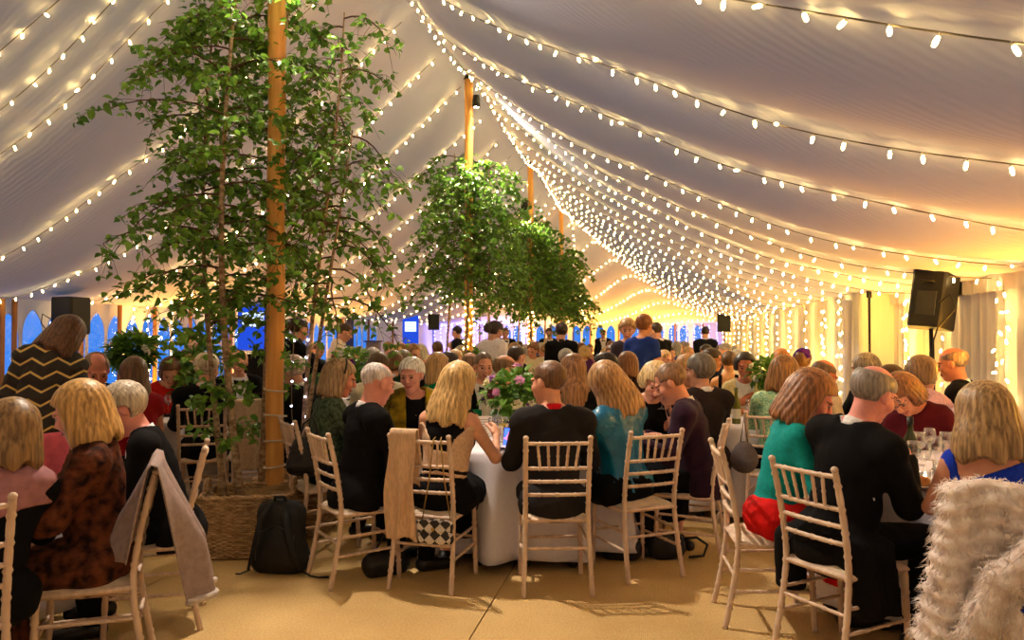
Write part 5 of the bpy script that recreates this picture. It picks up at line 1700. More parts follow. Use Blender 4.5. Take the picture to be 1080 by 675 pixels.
# ================================================================== tables and what is on them
LINEN = cloth('white_linen', (222, 216, 224), bump=.1, rough=.8, var=.03)
TWOOD = mat('table_ply', srgb(150, 112, 72))
def round_table(px, Z, r, label, clabel, seed=0, cloth_low=.06, legs=True):
    x, y = pos(px, Z)
    rd = random.Random(seed)
    t = thing('round_table', label, 'table', (x, y, 0), 0, 'round tables')
    b = MB(); b.lathe([(0, .725), (r - .01, .725), (r, .732), (r, .743), (0, .745)], 40); b.build('table_top', TWOOD, t)
    if legs:
        for k in range(4):
            a = k * PI / 2 + .4
            b = MB(); b.tube([(.30 * math.cos(a), .30 * math.sin(a), .725), (.34 * math.cos(a), .34 * math.sin(a), 0)], .016, 8); b.build('leg', TWOOD, t)
    ph = [rd.uniform(0, 6) for _ in range(3)]
    b = MB(); n = 144
    prof = [(0, 0), (.3, 0), (.6, 0), (.85, 0), (.97, 0), (1.0, .004), (1.012, .016)] + [(1.02, .016 + (.745 - cloth_low - .016) * k / 12) for k in range(1, 13)]
    vs = []; fs = []
    for k, (f, d) in enumerate(prof):
        for i in range(n):
            a = 2 * PI * i / n
            q = max(0, d - .016) / .70
            fold = (.075 * math.sin(11 * a + ph[0]) + .045 * math.sin(17 * a + ph[1]) + .012 * math.sin(29 * a + ph[2])) * q ** .9
            rr = r * f + .012 + fold + .05 * q if d > .016 else r * f + (.012 if f > .9 else 0)
            vs.append((rr * math.cos(a), rr * math.sin(a), .750 - d))
    for k in range(len(prof) - 1):
        for i in range(n):
            i2 = (i + 1) % n
            fs.append((k * n + i, (k + 1) * n + i, (k + 1) * n + i2, k * n + i2))
    b.add(vs, fs)
    o = b.build('tablecloth', LINEN, None, (x, y, 0))
    tag(o, clabel, 'tablecloth', 'white tablecloths')
    sm = o.modifiers.new('thickness', 'SOLIDIFY'); sm.thickness = .003; sm.offset = 1
    return x, y
TC = round_table(555, 5.98, .80, 'round banquet table in the middle of the front row, under its cloth', 'white cloth on the middle table, hanging in folds by the red-collared man', 1)
TD = round_table(1012, 4.55, .80, 'round banquet table before the woman in blue, under its cloth', 'white cloth on the table before the woman in blue', 2)
TA = round_table(-170, 3.85, .86, 'round banquet table by the woman in velvet, under its cloth', 'white cloth showing beside the woman in brown velvet', 3)
TE = round_table(782, 7.16, .68, 'round banquet table before the woman in green sequins, under its cloth', 'white cloth on the table before the woman in cream', 4)
TB = round_table(204, 8.2, .80, 'round banquet table behind the birch tree, under its cloth', 'white cloth on the table behind the birch tree', 5)
TG = round_table(362, 9.6, .75, 'round banquet table below the stage, under its cloth', 'white cloth on the table holding purple and yellow flowers', 6)
for ti, (tpx, tZ, tn) in enumerate(TABLES):
    round_table(tpx, tZ, .70, 'round banquet table under its cloth, the ' + tn, 'white cloth on the ' + tn, 20 + ti, legs=False)

GLASS = glass_mat('clear_glass')
WINE = mat('white_wine', srgb(236, 196, 60), rough=.1, spec=.6)
def on(t, px, Z, lim=.72):
    """a spot on a table top seen at column px and depth Z"""
    return pos(px, Z)
G_ME = {}
def goblet_mesh():
    b = MB()
    b.lathe([(.0, .0), (.034, .001), (.034, .004), (.006, .010), (.0042, .020), (.0042, .085), (.010, .094), (.030, .112), (.038, .140), (.036, .172), (.031, .198), (.0298, .198), (.0345, .170), (.036, .140), (.028, .114), (.0, .100)], 18, cap=False)
    return b.mesh('wine_glass', [GLASS])
def tumbler_mesh():
    b = MB(); b.lathe([(0, .0), (.030, 0), (.031, .004), (.036, .11), (.0345, .11), (.029, .008), (0, .008)], 18, cap=False)
    return b.mesh('tumbler', [GLASS])
G_ME['g'] = goblet_mesh(); G_ME['t'] = tumbler_mesh()
def goblet(px, Z, label, fill=None, kind='g', group='glasses on the tables', z=.7535, rz=0):
    x, y = pos(px, Z)
    t = thing('wine_glass' if kind == 'g' else 'water_tumbler', label, 'glass', (x, y, z), rz, group)
    link('bowl' if kind == 'g' else 'tumbler_body', G_ME[kind], t)
    if fill:
        b = MB(); b.lathe([(0, .104), (.024, .115), (.034, .138), (.0345, .150), (0, .150)], 16, cap=False) if kind == 'g' else b.lathe([(0, .01), (.028, .01), (.032, .07), (0, .07)], 16, cap=False)
        b.build('wine', fill, t)
    return t
def bottle(px, Z, label, col, lab=(226, 222, 210), cap=(30, 40, 28), h=.30, r=.038, z=.7535, slope=1.0):
    x, y = pos(px, Z)
    t = thing('bottle', label, 'bottle', (x, y, z), 0)
    b = MB(); k = h / .30
    b.lathe([(0, 0), (r * .95, 0), (r, .006), (r, .165 * k), (r * .92, .185 * k), (r * .55, .215 * k * slope), (r * .38, .235 * k), (r * .36, .285 * k), (r * .42, .288 * k), (r * .42, h), (0, h)], 18, cap=False)
    b.build('glass_body', mat('bottle_%d_%d_%d' % col, srgb(*col), rough=.08, spec=.7, trans=.35), t)
    if lab:
        b = MB(); b.lathe([(r + .0006, .045 * k), (r + .0006, .125 * k)], 18, cap=False); b.build('paper_label', mat('label_%d_%d_%d' % lab, srgb(*lab)), t)
    b = MB(); b.lathe([(r * .44, .262 * k), (r * .45, h + .002), (0, h + .003)], 14, cap=False); b.build('bottle_cap', mat('cap_%d_%d_%d' % cap, srgb(*cap), rough=.4), t)
    return t
bottle(608, 6.0, 'small green mineral water bottle with white cap on the middle table', (34, 96, 42), (60, 130, 70), (226, 226, 226), h=.23, r=.030)
bottle(776, 6.95, 'slim green wine bottle with white label before the woman in cream', (120, 120, 30), (232, 226, 214), (96, 100, 30), h=.315)
bottle(959, 4.42, 'dark green wine bottle beside the balding man in glasses', (44, 52, 22), None, (18, 18, 18), h=.315)
bottle(200, 7.95, 'dark wine bottle on the table behind the birch tree', (40, 50, 24), None, (30, 20, 40), h=.31)
DG = [(947, 4.15, 'goblet of yellow white wine by the balding man in glasses', WINE), (962, 4.30, 'empty goblet just right of the white wine', None), (973, 4.25, 'empty goblet behind the candle on the right table', None), (985, 4.5, 'tall empty goblet in the middle of the right table', None),
      (996, 4.7, 'empty goblet on the far side of the right table', None), (968, 4.7, 'goblet near the burgundy sleeve', None), (1000, 4.3, 'goblet close to the blue dress', None), (979, 4.9, 'goblet below the pink wrap', None), (1012, 4.85, 'goblet beside the fair hair', None)]
for px, Z, l, f in DG: goblet(px, Z, l, f)
for k, (px, Z, l) in enumerate([(955, 4.5, 'small tumbler behind the wine bottle'), (990, 4.15, 'small tumbler in front of the candles'), (1004, 4.6, 'small tumbler catching pink light')]): goblet(px, Z, l, None, 't')
for px, Z, l, f in [(524, 5.75, 'goblet by the white menu card', None), (531, 5.6, 'goblet with a little white wine by the flower pot', WINE), (520, 5.55, 'goblet near the beige and black dress', None), (596, 6.2, 'goblet beside the mineral water bottle', None), (618, 6.15, 'goblet right of the mineral water bottle', None),
                    (604, 5.75, 'goblet behind the dark suit shoulder', None), (640, 6.2, 'goblet hidden behind the teal blouse', None), (476, 6.0, 'goblet before the mustard shawl', None)]: goblet(px, Z, l, f)
for px, Z, l, f in [(764, 7.1, 'goblet left of the slim wine bottle', None), (790, 7.15, 'goblet right of the slim wine bottle', None), (757, 7.3, 'goblet before the grey-haired man', None)]: goblet(px, Z, l, f)
for px, Z, l, f in [(178, 7.75, 'goblet left of the dark bottle behind the tree', None), (188, 7.9, 'goblet beside the dark bottle behind the tree', None), (240, 7.9, 'goblet near the loose bow tie', None)]: goblet(px, Z, l, f)
# the small glass in the blonde woman's hand
hw = world(c8, c8['arm'][0][2] + c8['arm'][0][3] * .07)
t = thing('wine_glass', 'small stemmed glass held up by the short-haired blonde woman', 'glass', (hw.x - .02, hw.y - .035, hw.z - .10), 0, 'glasses on the tables')
link('bowl', G_ME['g'], t)
CHINA = mat('white_china', srgb(232, 228, 226), rough=.25, spec=.6)
def plate(px, Z, label, r=.125):
    x, y = pos(px, Z)
    b = MB(); b.lathe([(0, .004), (r * .62, .004), (r * .70, .010), (r, .020), (r, .023), (r * .68, .013), (r * .6, .008), (0, .008)], 28, cap=False)
    return tag(b.build('plate', CHINA, None, (x, y, .7535)), label, 'plate', 'plates on the tables')
plate(965, 4.02, 'white side plate under the bread roll')
plate(1000, 4.05, 'white plate just left of the blue dress', .13)
plate(530, 5.45, 'white plate between the blonde and the red-collared man', .13); plate(470, 5.75, 'white plate under the white-haired man’s hands', .13); plate(640, 5.72, 'white plate by the teal sleeve', .13); plate(622, 6.35, 'white plate on the far side by the bottle', .13)
x, y = pos(964, 4.02)
sdf_object('bread_roll', [Prim('e', (-.02, 0, .03), (.055, .040, .028), None, k=.02), Prim('e', (.035, .01, .028), (.04, .036, .025), None, k=.02)], .006, mat('crust', srgb(150, 92, 40), col2=srgb(196, 140, 76), scale=(30, 30, 30), bump=.3),
           post=lambda F, P: F - .003 * wob(P, 60, 3), loc=(x, y, .7575))
tag(bpy.context.scene.objects['bread_roll'], 'brown bread roll on a side plate by the balding man', 'bread')
for k, (px, Z, l) in enumerate([(974, 4.16, 'lit tealight in a clear cup nearest the bread roll'), (987, 4.27, 'lit tealight in a clear cup just right of the first'), (506, 5.7, 'lit tealight by the menu card on the middle table'), (196, 7.8, 'lit tealight behind the birch tree')]):
    x, y = pos(px, Z)
    t = thing('tealight', l, 'candle', (x, y, .7535), 0, 'candles on the tables')
    b = MB(); b.lathe([(0, 0), (.026, 0), (.028, .055), (.0265, .055), (.025, .004), (0, .004)], 16, cap=False); b.build('glass_cup', GLASS, t)
    b = MB(); b.lathe([(0, .005), (.023, .005), (.023, .022), (0, .022)], 16, cap=False); b.build('wax', mat('wax', srgb(240, 226, 210), rough=.4), t)
    b = MB(); b.lathe([(0, .024), (.005, .030), (.006, .036), (.003, .046), (0, .056)], 8, cap=False); b.build('flame', emis('flame', (1, .62, .32), 60), t)
# menu card in a holder, glowing phone, napkin
x, y = pos(510, 5.72)
t = thing('menu_card', 'white menu card standing up before the flowers on the middle table', 'card', (x, y, .7535), YAW + .1)
b = MB(); b.box((0, 0, .115), (.125, .004, .15)); b.build('card', mat('card_white', srgb(238, 230, 224)), t, smooth=False)
b = MB()
for k in range(7): b.box((0, -.0026, .165 - k * .017), (.055 if k % 3 else .075, .001, .004))
b.build('printed_lines', mat('print_grey', srgb(150, 140, 136)), t, smooth=False)
b = MB(); b.lathe([(0, 0), (.03, 0), (.03, .006), (.006, .012), (.005, .05), (0, .05)], 14, cap=False); b.build('card_holder', mat('silver', srgb(190, 186, 180), rough=.25, metal=.9), t)
def phone(px, Z, label, z, rz, tilt, w=.09, h=.16, cols=((.05, .12, 1.0), (.9, .15, .35)), st=2.4):
    x, y = pos(px, Z)
    t = thing('tablet', label, 'tablet', (x, y, z), rz)
    t.rotation_euler = (tilt, 0, rz)
    b = MB(); b.bbox((0, 0, h / 2), (w, .009, h), .003); b.build('case', mat('black_plastic', srgb(16, 16, 18), rough=.35), t)
    m, nt, out = new_mat('lit_screen')
    tc = nt.nodes.new('ShaderNodeTexCoord'); nz = nt.nodes.new('ShaderNodeTexNoise'); nz.inputs['Scale'].default_value = 22
    rp = nt.nodes.new('ShaderNodeValToRGB'); rp.color_ramp.interpolation = 'CONSTANT'
    rp.color_ramp.elements[0].color = (*cols[0], 1); rp.color_ramp.elements[1].position = .55; rp.color_ramp.elements[1].color = (*cols[1], 1)
    e = nt.nodes.new('ShaderNodeEmission'); e.inputs['Strength'].default_value = st
    nt.links.new(tc.outputs['Object'], nz.inputs['Vector']); nt.links.new(nz.outputs['Fac'], rp.inputs['Fac']); nt.links.new(rp.outputs['Color'], e.inputs['Color']); nt.links.new(e.outputs['Emission'], out.inputs['Surface'])
    b = MB(); b.box((0, -.0050, h / 2), (w * .92, .001, h * .92)); b.build('screen', m, t, smooth=False)
phone(541, 5.5, 'tablet with glowing blue and pink screen beside the red-collared man', .755, YAW - .3, -.25, .15, .13)
phone(44, 3.95, 'phone glowing pale blue on the table beside the pink shawl', .758, YAW + .2, -1.35, .16, .075, ((.35, .55, 1.0), (.5, .7, 1.0)), 2.0)

# ---- flower arrangements
def flowers(px, Z, label, rad, z0, seed, cols, nf=14, nl=230, vase='pot', leaf=.075, trail=0.0):
    rd = random.Random(seed)
    x, y = pos(px, Z)
    t = thing('flower_arrangement', label, 'flowers', (x, y, .7535), 0, 'table flowers')
    h = z0 - .7535
    b = MB()
    if h < .22: b.lathe([(0, 0), (.075, 0), (.085, .05), (.095, .13), (.088, .13), (.07, .02), (0, .02)], 20, cap=False)
    else: b.lathe([(0, 0), (.07, 0), (.075, .01), (.014, .03), (.012, h - .1), (.06, h - .03), (.07, h), (0, h)], 18, cap=False)
    b.build('vase', mat('grey_pot', srgb(84, 84, 88), rough=.5) if h < .22 else GLASS if vase == 'glass' else mat('grey_pot', srgb(84, 84, 88), rough=.5), t)
    lf = MB(); c = Vector((0, 0, h + rad * .55))
    for k in range(nl):
        d = Vector((rd.gauss(0, 1), rd.gauss(0, 1), rd.gauss(0.15, .8))).normalized()
        p = c + Vector((d.x * rad * 1.0, d.y * rad * 1.0, d.z * rad * .8)) * rd.uniform(.45, 1.0)
        if trail and k % 3 == 0:
            an = rd.uniform(0, 6.28); q = rd.uniform(.3, 1)
            p = Vector((math.cos(an) * rad * (.8 + .5 * q), math.sin(an) * rad * (.8 + .5 * q), h + .05 - trail * q * q))
        add_leaf(lf, p, d + Vector((rd.gauss(0, .5), rd.gauss(0, .5), rd.gauss(-.2, .4))), Vector((0, 0, 1)) + d * .5, leaf * rd.uniform(.7, 1.4), rd)
    lf.build('foliage', LEAF, t, smooth=False)
    st = MB()
    for k in range(10):
        an = k * .63; st.tube([(0, 0, h * .6), (math.cos(an) * rad * .4, math.sin(an) * rad * .4, h + rad * .8)], .003, 4, cap=False)
    st.build('stems', mat('stem_green', srgb(60, 90, 40)), t)['kind'] = 'stuff'
    for k in range(nf):
        col, r = cols[k % len(cols)]
        for _ in range(20):
            d = Vector((rd.gauss(0, 1), rd.gauss(0, 1), rd.gauss(.3, .7))).normalized()
            if d.z > -.5: break
        if k < nf * .7: d.y = -abs(d.y) if k % 2 == 0 else d.y
        p = c + Vector((d.x * rad * 1.02, d.y * rad * 1.02, d.z * rad * .9))
        b = MB()
        u = d.orthogonal().normalized(); w = d.cross(u)
        for ring, (np_, rr, lift) in enumerate(((7, 1.0, .10), (6, .7, .35), (4, .38, .55))):
            for q in range(np_):
                a = 2 * PI * q / np_ + ring * .5
                e = u * math.cos(a) + w * math.sin(a); s = d.cross(e)
                b.add([p + d * r * lift * .4, p + e * r * rr * .55 + s * r * rr * .42 + d * r * lift, p + e * r * rr + d * r * lift * 1.15, p + e * r * rr * .55 - s * r * rr * .42 + d * r * lift], [(0, 1, 2, 3)])
        b.blob(tuple(p + d * r * .4), (r * .26, r * .26, r * .26), 8, 5)
        b.build('flower', mat('petal_%d_%d_%d' % col, srgb(*col), rough=.6, scale=(40, 40, 40)), t)
    return t
PUR, PINK, CRM, BURG, MAUVE, YEL, WHT = (104, 24, 128), (216, 148, 190), (226, 216, 168), (92, 18, 40), (176, 110, 176), (232, 176, 40), (232, 224, 222)
flowers(543, 6.02, 'mixed purple, pink and cream flowers in the middle table centrepiece', .23, .96, 4, [(PUR, .055), (PINK, .045), (BURG, .050), (CRM, .052), (PINK, .034), (MAUVE, .04), (WHT, .036)], 18, 420)
flowers(372, 9.5, 'flower centrepiece with purple and orange-yellow blooms near the stage', .24, 1.05, 9, [(MAUVE, .06), (YEL, .075), (PUR, .06), (WHT, .05)], 9, 240, leaf=.09)
flowers(812, 7.55, 'green leafy centrepiece behind the woman in sequins', .20, 1.05, 13, [(WHT, .04), (CRM, .045)], 5, 300, vase='glass')
flowers(208, 8.1, 'trailing leafy centrepiece with blush flowers behind the birch tree', .28, 1.12, 17, [((236, 196, 176), .05), (WHT, .04)], 7, 360, trail=.5, leaf=.11)
flowers(140, 7.4, 'leafy centrepiece with white blooms above the woman in red', .20, 1.26, 19, [(WHT, .04), ((200, 200, 236), .05)], 6, 340, leaf=.11, vase='glass')
flowers(497, 10.7, 'bluish flower centrepiece near the second pole', .20, 1.05, 23, [((150, 140, 210), .06), (WHT, .05)], 6, 180, leaf=.1)
round_table(140, 7.4, .5, 'small round table between the bow-tied man and the woman in red', 'white cloth under the tall leafy centrepiece by the window wall', 33)

# ================================================================== things hung on the chairs and lying about
def drape(nm, label, cat, chair_xyz, rz, w, back_len, front_len, mt, seed=0, z_top=.945, y_top=-.262, xoff=0.0, folds=5, amp=.025, gather=1.0, thick=.006, skew=0.0, res=(40, 50), trim=None, flare=.01):
    """a cloth hung over a chair's top rail: back_len down behind, front_len down inside"""
    rd = random.Random(seed); ph = rd.uniform(0, 6)
    t = thing(nm, label, cat, chair_xyz, rz)
    def fn(u, v):
        s = -back_len + v * (back_len + front_len)
        x = (u - .5) * w
        rr = .026
        if s < -rr: y = y_top - rr; z = z_top + s + rr
        elif s > rr: y = y_top + rr; z = z_top - (s - rr)
        else:
            a = s / rr * PI / 2; y = y_top + rr * math.sin(a); z = z_top + rr * math.cos(a)
        dn = max(0.0, abs(s) - .03)
        g = 1 - (1 - gather) * min(1, dn / .5)
        f = amp * min(1, dn / .35)
        out = -1 if s < 0 else 1
        y += out * (f * (1 + math.sin(u * folds * 2 * PI + ph + dn * 2)) + flare * dn)
        x2 = x * g + xoff + skew * dn * (1 if s < 0 else .2) + .012 * math.sin(dn * 9 + u * 7 + ph) * min(1, dn / .2)
        z2 = z - (.045 * math.sin(u * 5 + ph) * (u - .2)) * min(1, dn / .4)
        return (x2, y, z2)
    b = MB(); b.grid(fn, *res)
    o = b.build('cloth', mt, t)
    m = o.modifiers.new('thickness', 'SOLIDIFY'); m.thickness = thick
    if trim:
        b = MB(); b.tube([fn(k / 20, 0.0) for k in range(21)], .016, 6); b.build('trim', trim, t)
        b = MB(); b.tube([fn(1.0, k / 40) for k in range(18)], .012, 6); b.build('trim', trim, t)
    return t
def chair_of(label):
    for o in bpy.data.objects:
        if o.get('label') == label: return o
ch4 = chair_of('pale wooden chair hung with a beige scarf and a checked handbag')
drape('scarf', 'beige knitted scarf hung over the chair of the long-haired blonde', 'scarf', ch4.location, ch4.rotation_euler[2], .17, .66, .35, cloth('beige_knit', (206, 172, 140), scale=(80, 80, 20), bump=.4), 3, xoff=-.10, folds=2, amp=.014, gather=1.15)
cha = chair_of('pale wooden chair under the velvet dress, draped with a taupe shawl')
drape('shawl', 'taupe shawl with pale fleece edge hanging from the velvet-dress chair', 'shawl', cha.location, cha.rotation_euler[2], .52, .62, .42, cloth('taupe_wool', (152, 132, 128), scale=(30, 30, 30)), 5, folds=2, amp=.06, gather=.95, skew=.05, flare=.20, trim=cloth('fleece', (206, 192, 184), bump=.8))
ch3 = chair_of('pale wooden chair buried under the shaggy white fur jacket')
# beige jacket on an empty chair behind the tree, pink shawl on one by the velvet dress
cb = chair(262, 7.2, -18, 'honey-toned chair with a beige jacket over its back, behind the birch trunks', 'limewashed banqueting chairs')
drape('jacket', 'beige jacket hung over a chair back behind the birch trunks', 'jacket', cb.location, cb.rotation_euler[2], .44, .62, .30, cloth('beige_jacket', (190, 166, 138)), 7, folds=2, amp=.03, gather=.8)
cp = chair(50, 4.75, -30, 'pale wooden chair with a rose pink shawl, beyond the velvet dress', 'limewashed banqueting chairs')
drape('shawl', 'rose pink shawl bunched over a chair back beyond the velvet dress', 'shawl', cp.location, cp.rotation_euler[2], .40, .42, .30, cloth('rose_wool', (196, 88, 104), scale=(20, 20, 20)), 9, folds=2, amp=.035, gather=.85, thick=.012)
cw = chair(1004, 6.35, 30, 'pale wooden chair with a pink-lit white wrap beyond the burgundy top', 'limewashed banqueting chairs')
drape('shawl', 'pink-lit white wrap hanging on a chair beyond the burgundy top', 'shawl', cw.location, cw.rotation_euler[2], .36, .45, .30, cloth('pink_lit_wrap', (232, 196, 220)), 11, folds=2, amp=.035, gather=.85)  # pink light put into the colour of the white cloth
# fluffy fur jacket
FUR = mat('white_fur', srgb(226, 206, 198), rough=.9, col2=srgb(250, 240, 236), scale=(26, 26, 26), spec=.15, sheen=.3)
def fur_jacket():
    rz = ch3.rotation_euler[2]
    t = thing('fur_jacket', 'shaggy white fur jacket thrown over the chair of the woman in blue', 'jacket', ch3.location, rz)
    yb = -.262
    prims = [Prim('c', (-.19, yb, .915), (.24, yb, .915), .045, .045, k=.05), Prim('c', (-.20, yb - .03, .88), (-.27, yb - .06, .34), .045, .085, k=.05), Prim('c', (.25, yb - .035, .90), (.29, yb - .06, .34), .060, .085, k=.05)]
    for x in (-.18, -.09, 0, .09, .18):
        prims.append(Prim('c', (x, yb - .03, .90), (x * 1.15, yb - .050, .36), .040, .055, k=.05))
        prims.append(Prim('c', (x, yb + .03, .89), (x, yb + .045, .62), .035, .05, k=.05))
    cuts = [Prim('e', (.12, yb - .10, .50), (.15, .065, .22), None)]
    o = sdf_object('fur_body', prims, .013, FUR, t, post=lambda F, P: F - .010 * np.sin(P[2] * 95 + 2 * np.sin(P[0] * 20)) - .008 * wob(P, 40, 2))
    # the collar and sleeve roll running across and down the back
    roll = [(.36, yb - .12, .73), (.18, yb - .13, .75), (.04, yb - .14, .72), (-.07, yb - .15, .62), (-.13, yb - .15, .48), (-.20, yb - .14, .32), (-.27, yb - .12, .18)]
    pr2 = [Prim('c', a, c, .062, .062, k=.03) for a, c in zip(roll, roll[1:])]
    o2 = sdf_object('fur_collar', pr2, .013, FUR, t, post=lambda F, P: F - .008 * wob(P, 60, 4))
    roll3 = [(-.06, yb - .13, .50), (.04, yb - .14, .34), (.16, yb - .14, .22), (.30, yb - .13, .16)]
    o3 = sdf_object('fur_sleeve', [Prim('c', a, c, .075, .075, k=.03) for a, c in zip(roll3, roll3[1:])], .014, FUR, t, post=lambda F, P: F - .008 * wob(P, 60, 5))
    rd = random.Random(4)
    for src, nm, n in ((o, 'fur_pile', 9000), (o2, 'collar_pile', 5000), (o3, 'sleeve_pile', 3000)):
        me = src.data; b = MB(); vs = []; fs = []
        P = me.polygons; m = len(P)
        for k in range(n):
            p = P[rd.randrange(m)]
            c = p.center + Vector((rd.gauss(0, .006), rd.gauss(0, .006), rd.gauss(0, .006))); nn = p.normal
            d = (nn * .8 + Vector((rd.gauss(0, .45), rd.gauss(0, .45), -.55 + rd.gauss(0, .35)))).normalized()
            l = rd.uniform(.018, .042); u = d.orthogonal().normalized() * .0022; w = d.cross(u).normalized() * .0022
            i = len(vs)
            e = c + d * l + Vector((0, 0, -l * .3))
            vs += [c + u, c - u * .5 + w, c - u * .5 - w, e]
            fs += [(i, i + 1, i + 3), (i + 1, i + 2, i + 3), (i + 2, i, i + 3)]
        b.add(vs, fs)
        b.build(nm, FUR, src)['kind'] = 'stuff'
    return t
fur_jacket()
x, y = pos(1043, 2.93)
b = MB(); b.grid(lambda u, v: ((u - .5) * .16 + .02 * math.sin(v * 6), -.02 + .03 * math.sin(u * 9 + v * 3), .52 + .13 * v + .02 * math.sin(u * 7)), 18, 14)
r3 = ch3.rotation_euler[2]
lx, ly = .045, -.40
o = b.build('blue_scarf', cloth('royal_blue_silk', (30, 52, 150), rough=.5), None, (ch3.location.x + lx * math.cos(r3) - ly * math.sin(r3), ch3.location.y + lx * math.sin(r3) + ly * math.cos(r3), -.13), r3)
sm = o.modifiers.new('thickness', 'SOLIDIFY'); sm.thickness = .02
tag(o, 'crumpled royal blue scarf tucked in the white fur jacket', 'scarf')

# ---- bags
def rect_pt(px, Z, z): 
    x, y = pos(px, Z); return Vector((x, y, z))
def houndstooth():
    m, nt, out = new_mat('checked_beadwork')
    N = nt.nodes.new; L = nt.links.new
    tc = N('ShaderNodeTexCoord'); mp = N('ShaderNodeMapping'); mp.inputs['Rotation'].default_value = (0, R(45), 0)
    L(tc.outputs['Object'], mp.inputs['Vector'])
    c1 = N('ShaderNodeTexChecker'); c1.inputs['Scale'].default_value = 21
    c1.inputs['Color1'].default_value = (*srgb(232, 222, 216), 1); c1.inputs['Color2'].default_value = (*srgb(30, 22, 26), 1)
    c2 = N('ShaderNodeTexChecker'); c2.inputs['Scale'].default_value = 150
    c2.inputs['Color1'].default_value = (1, 1, 1, 1); c2.inputs['Color2'].default_value = (*srgb(96, 76, 80), 1)
    L(mp.outputs['Vector'], c1.inputs['Vector']); L(tc.outputs['Object'], c2.inputs['Vector'])
    mx = N('ShaderNodeMix'); mx.data_type = 'RGBA'; mx.blend_type = 'MULTIPLY'; mx.inputs['Factor'].default_value = .6
    L(c1.outputs['Color'], mx.inputs['A']); L(c2.outputs['Color'], mx.inputs['B'])
    p = N('ShaderNodeBsdfPrincipled'); p.inputs['Roughness'].default_value = .5
    L(mx.outputs['Result'], p.inputs['Base Color']); L(p.outputs['BSDF'], out.inputs['Surface'])
    return m
r4 = ch4.rotation_euler[2]
t = thing('handbag', 'small black and white checked handbag hanging by a gold chain', 'handbag', ch4.location, r4)
hb = sdf_object('bag_body', [Prim('c', (.045, -.31, .34), (.205, -.31, .34), .032, .032, k=.02), Prim('c', (.045, -.31, .42), (.205, -.31, .42), .028, .028, k=.02), Prim('e', (.125, -.31, .38), (.10, .036, .07), None, k=.03)], .007, houndstooth(), t)
b = MB(); b.grid(lambda u, v: (.02 + .21 * u, -.348 + .004 * math.sin(v * 3), .455 - .075 * v * (1 - (2 * u - 1) ** 2 * .25)), 12, 5); o = b.build('flap', houndstooth(), t)
sm = o.modifiers.new('thickness', 'SOLIDIFY'); sm.thickness = .004
b = MB(); b.blob((.125, -.357, .405), (.011, .007, .011), 10, 6); b.build('clasp', mat('gold_beads', srgb(190, 150, 80), rough=.3, metal=.8), t)
CHN = mat('gold_chain', srgb(196, 160, 96), rough=.3, metal=.9, wave=(160, 'Z', 0.0), col2=srgb(120, 92, 50))
for s in (.035, .215):
    b = MB(); b.tube([(s, -.30, .44), ((s + .12) / 2, -.290, .70), (.12 + (s - .12) * .25, -.283, .915), (.12 + (s - .12) * .2, -.262, .925)], .0045, 6); b.build('chain', CHN, t)
# black backpack leaning on the basket
x, y = pos(297, 5.12)
NYL = mat('black_nylon', srgb(20, 20, 22), rough=.65, bump=.3, scale=(40, 40, 40), bscale=(90, 90, 90))
t = thing('backpack', 'black backpack standing on the floor against the wicker basket', 'backpack', (x, y, 0), YAW - R(6))
pr = [Prim('c', (-.11, 0, .08), (.11, 0, .08), .085, .085, k=.06), Prim('c', (-.085, .03, .38), (.085, .03, .38), .070, .070, k=.08), Prim('e', (0, .01, .22), (.165, .10, .22), None, k=.08), Prim('e', (0, -.055, .16), (.125, .07, .13), None, k=.03)]
sdf_object('pack_body', pr, .011, NYL, t, post=lambda F, P: np.maximum(F - .006 * wob(P, 30, 8), .002 - P[2]))
for s in (-1, 1):
    b = MB(); b.tube([(s * .05, -.045, .44), (s * .085, -.115, .36), (s * .115, -.125, .22), (s * .16, -.10, .08), (s * .18, -.08, .03)], [.020, .024, .024, .016, .012], 8, flat=.35); b.build('shoulder_strap', NYL, t)
b = MB(); b.tube([(-.04, .0, .44), (-.03, -.02, .485), (.03, -.02, .485), (.04, .0, .44)], .011, 8); b.build('grab_handle', NYL, t)
for pts in ([(.17, -.07, .03), (.24, -.10, .012), (.30, -.12, .010), (.36, -.10, .008)], [(-.17, -.07, .03), (-.22, -.11, .012), (-.25, -.10, .01)]):
    b = MB(); b.tube(pts, [.009, .009, .009, .013][:len(pts)], 6, flat=.5); b.build('loose_strap', NYL, t)
b = MB(); b.tube([(-.12, -.105, .10), (-.13, -.10, .26), (0, -.075, .32), (.13, -.10, .26), (.12, -.105, .10)], .004, 5); b.build('zip', mat('zip_grey', srgb(60, 60, 62), rough=.4), t)
